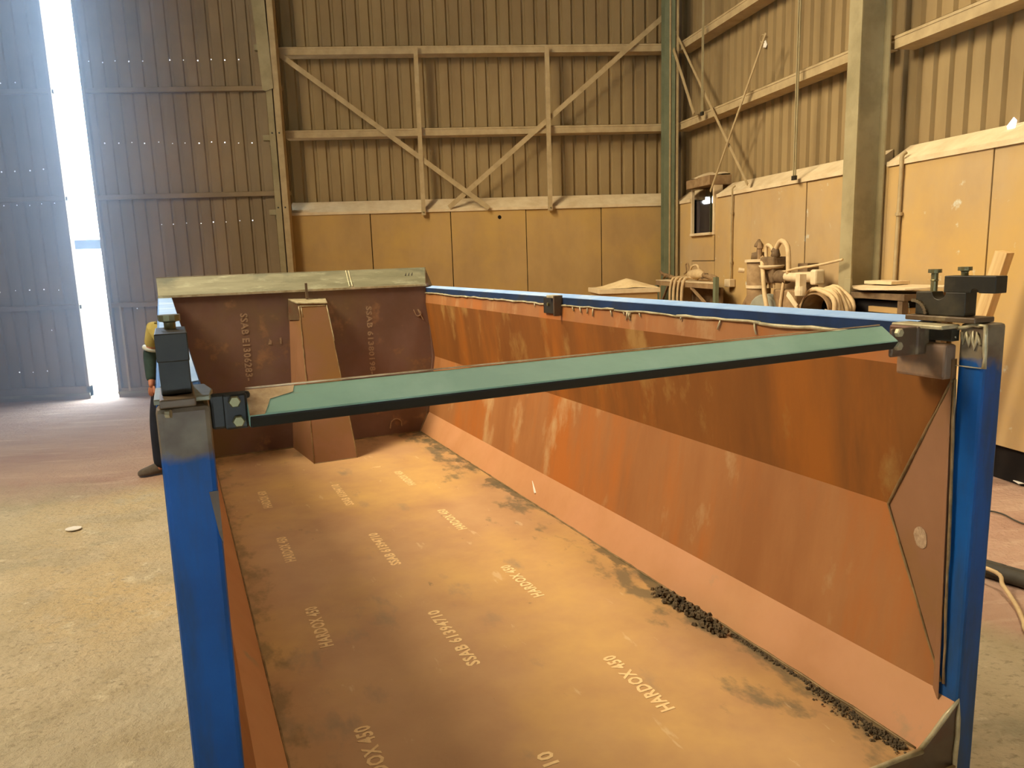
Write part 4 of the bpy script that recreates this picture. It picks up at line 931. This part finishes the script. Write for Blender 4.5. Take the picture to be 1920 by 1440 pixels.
# ---------------------------------------------------------------- person
def skin_mesh(name, joints, edges, mt, parent, sub=2):
    me = bpy.data.meshes.new(name); me.from_pydata([j[:3] for j in joints], edges, []); me.update()
    o = bpy.data.objects.new(name, me); C.objects.link(o); o.parent = parent; me.materials.append(M[mt])
    sk = o.modifiers.new('skin', 'SKIN'); sk.use_smooth_shade = True
    if not me.skin_vertices: me.attributes.new('skin_vertex', 'FLOAT', 'POINT')
    lay = me.skin_vertices[0].data
    for i, j in enumerate(joints): lay[i].radius = (j[3], j[4] if len(j) > 4 else j[3]); lay[i].use_root = (i == 0)
    ss = o.modifiers.new('sub', 'SUBSURF'); ss.levels = sub; ss.render_levels = sub
    return o
def person():
    e = empty('person', (-2.655, 7.30, 0), R(-14), label='person in tan and green work shirt, dark trousers, standing behind the skip end', cat='person')
    J = [(0, 0, .96, .125, .10), (0, .0, 1.10, .12, .09), (0, 0, 1.28, .145, .10), (0, .01, 1.43, .13, .085), (0, .01, 1.53, .058), (0, -.01, 1.60, .062),
         (-.19, .01, 1.44, .060), (-.285, .03, 1.19, .046), (-.235, -.06, .96, .034), (-.215, -.10, .88, .036, .02),
         (.19, .01, 1.44, .060), (.27, .03, 1.17, .046), (.25, -.06, .94, .034), (.24, -.09, .86, .036, .02),
         (-.11, 0, .90, .095), (-.22, -.01, .50, .060), (-.25, .02, .12, .040), (-.29, -.05, .045, .035),
         (.10, 0, .90, .095), (.13, -.01, .50, .060), (.15, .02, .12, .040), (.17, -.10, .045, .035)]
    E = [(0, 1), (1, 2), (2, 3), (3, 4), (4, 5), (3, 6), (6, 7), (7, 8), (8, 9), (3, 10), (10, 11), (11, 12), (12, 13), (0, 14), (14, 15), (15, 16), (16, 17), (0, 18), (18, 19), (19, 20), (20, 21)]
    body = skin_mesh('body', J, E, 'skin', e)
    # fingers
    for s, hx_, hy_, hz in ((-1, -.215, -.10, .88), (1, .24, -.09, .86)):
        for k in range(4):
            fx = hx_ + (-.026 + k * .017); L_ = (.070, .082, .076, .060)[k]
            skin_mesh('finger', [(fx, hy_ + .005, hz + .01, .009), (fx, hy_ - .012, hz - .035, .009), (fx, hy_ - .005, hz - .035 - L_ * .4, .008), (fx + .003, hy_ + .012, hz - .03 - L_ * .7, .007)], [(0, 1), (1, 2), (2, 3)], 'skin', body, 1)
        skin_mesh('thumb', [(hx_ - s * .02, hy_, hz + .02, .011), (hx_ - s * .045, hy_ - .02, hz - .01, .010), (hx_ - s * .045, hy_ - .03, hz - .045, .008)], [(0, 1), (1, 2)], 'skin', body, 1)
    # head
    m = MB(); prof = [(.02, -.115), (.055, -.10), (.070, -.06), (.078, 0), (.080, .05), (.070, .09), (.04, .118), (.008, .125)]
    m.lathe(prof, 20); m.v = [(x, y * 1.18 + (-.012 if z < -.05 and y < 0 else 0), z) for x, y, z in m.v]
    hd = m.build('head', M['skin'], e, smooth=True, loc=(0, -.02, 1.685)); ss = hd.modifiers.new('s', 'SUBSURF'); ss.levels = 1; ss.render_levels = 1
    m = MB(); m.hexa([(-.016, -.085, -.03), (.016, -.085, -.03), (.010, -.116, -.028), (-.010, -.116, -.028)], [(-.007, -.088, .022), (.007, -.088, .022), (.004, -.096, .022), (-.004, -.096, .022)]); m.build('nose', M['skin'], hd, bevel=.004)
    MB().tube([(-.024, -.088, -.055), (0, -.094, -.056), (.024, -.088, -.055)], .005, 6).build('mouth', M['trouser'], hd)
    for s in (-1, 1):
        MB().lathe([(.003, -.010), (.010, -.004), (.010, .004), (.003, .010)], 10, (s * .03, -.083, .015)).build('eye', M['eye'], hd, smooth=True)
        MB().lathe([(.004, -.03), (.014, -.015), (.016, .012), (.005, .03)], 8, (s * .081, .005, .0)).build('ear', M['skin'], hd, smooth=True)
    m = MB(); m.lathe([(.080, .02), (.087, .05), (.078, .095), (.045, .126), (.01, .135)], 20); m.v = [(x, y * 1.18 + .012, z) for x, y, z in m.v]
    m.build('hair', M['hair'], hd, smooth=True)
    # clothes
    sj = [(0, 0, 1.00, .150, .125), (0, 0, 1.15, .140, .11), (0, 0, 1.30, .165, .12), (0, .01, 1.44, .145, .10), (-.20, .01, 1.45, .078), (-.265, .025, 1.25, .066), (.20, .01, 1.45, .078), (.26, .025, 1.25, .066), (0, .01, 1.50, .075)]
    skin_mesh('shirt', sj, [(0, 1), (1, 2), (2, 3), (3, 4), (4, 5), (3, 6), (6, 7), (3, 8)], 'hivis', e)
    for s, a, b_, c_ in ((-1, (-.262, .024, 1.27), (-.288, .028, 1.17), (-.232, -.07, .935)), (1, (.258, .024, 1.27), (.278, .03, 1.14), (.245, -.07, .92))):
        skin_mesh('sleeve', [(*a, .070), (*b_, .064), ((b_[0] + c_[0]) / 2, (b_[1] + c_[1]) / 2, (b_[2] + c_[2]) / 2, .056), (*c_, .046)], [(0, 1), (1, 2), (2, 3)], 'sleeve', e)
        MB().tube([Vector(a) + Vector((0, 0, -.01)), Vector(a).lerp(Vector(b_), .32)], .076, 14).build('reflective_band', M['reflect'], e, smooth=True)
    skin_mesh('trousers', [(0, 0, 1.0, .145, .12), (0, 0, .92, .15, .12), (-.165, 0, .80, .135), (-.225, -.01, .50, .110), (-.256, .02, .04, .105), (.10, 0, .80, .10), (.15, -.01, .50, .105), (.165, .02, .07, .095)], [(0, 1), (1, 2), (2, 3), (3, 4), (1, 5), (5, 6), (6, 7)], 'trouser', e)
    for x, ya, tw in ((-.255, .04, -.85), (.17, .04, .35)):
        m = MB(); secs = [(-.075, .040, .0, .085), (-.03, .045, .0, .115), (.04, .046, .0, .10), (.12, .052, .0, .07), (.19, .046, .0, .055), (.225, .025, .0, .035)]
        rings = []; 
        for d_, w_, z0, z1 in secs: rings.append([(-w_, -d_, z0), (w_, -d_, z0), (w_ * .95, -d_, z0 + (z1 - z0) * .6), (w_ * .5, -d_, z1), (-w_ * .5, -d_, z1), (-w_ * .95, -d_, z0 + (z1 - z0) * .6)])
        vs = [v for r_ in rings for v in r_]
        m.add(vs, [(i * 6 + k, i * 6 + (k + 1) % 6, (i + 1) * 6 + (k + 1) % 6, (i + 1) * 6 + k) for i in range(len(secs) - 1) for k in range(6)] + [tuple(range(6)), tuple((len(secs) - 1) * 6 + k for k in range(6))])
        o = m.build('boot', M['boot'], e, smooth=True, loc=(x, ya - .01, .002)); o.rotation_euler = (0, 0, tw); o.scale = (1.3, 1.15, 1.35); ss = o.modifiers.new('s', 'SUBSURF'); ss.levels = 2; ss.render_levels = 2
person()

# ---------------------------------------------------------------- dusty air by the door gap
hz = MB().box(-9.4, -2.85, 6.0, 12.12, .03, 8.3).build('dust_haze', None)
hz.data.materials.clear(); hm = bpy.data.materials.new('dust_haze'); hm.use_nodes = True; hn = hm.node_tree; hn.nodes.clear()
ho = hn.nodes.new('ShaderNodeOutputMaterial'); hv = hn.nodes.new('ShaderNodeVolumeScatter'); hv.inputs['Density'].default_value = .042; hv.inputs['Anisotropy'].default_value = .65
hv.inputs['Color'].default_value = (.8, .9, 1, 1)
hn.links.new(hv.outputs[0], ho.inputs['Volume']); hz.data.materials.append(hm); hz['kind'] = 'stuff'
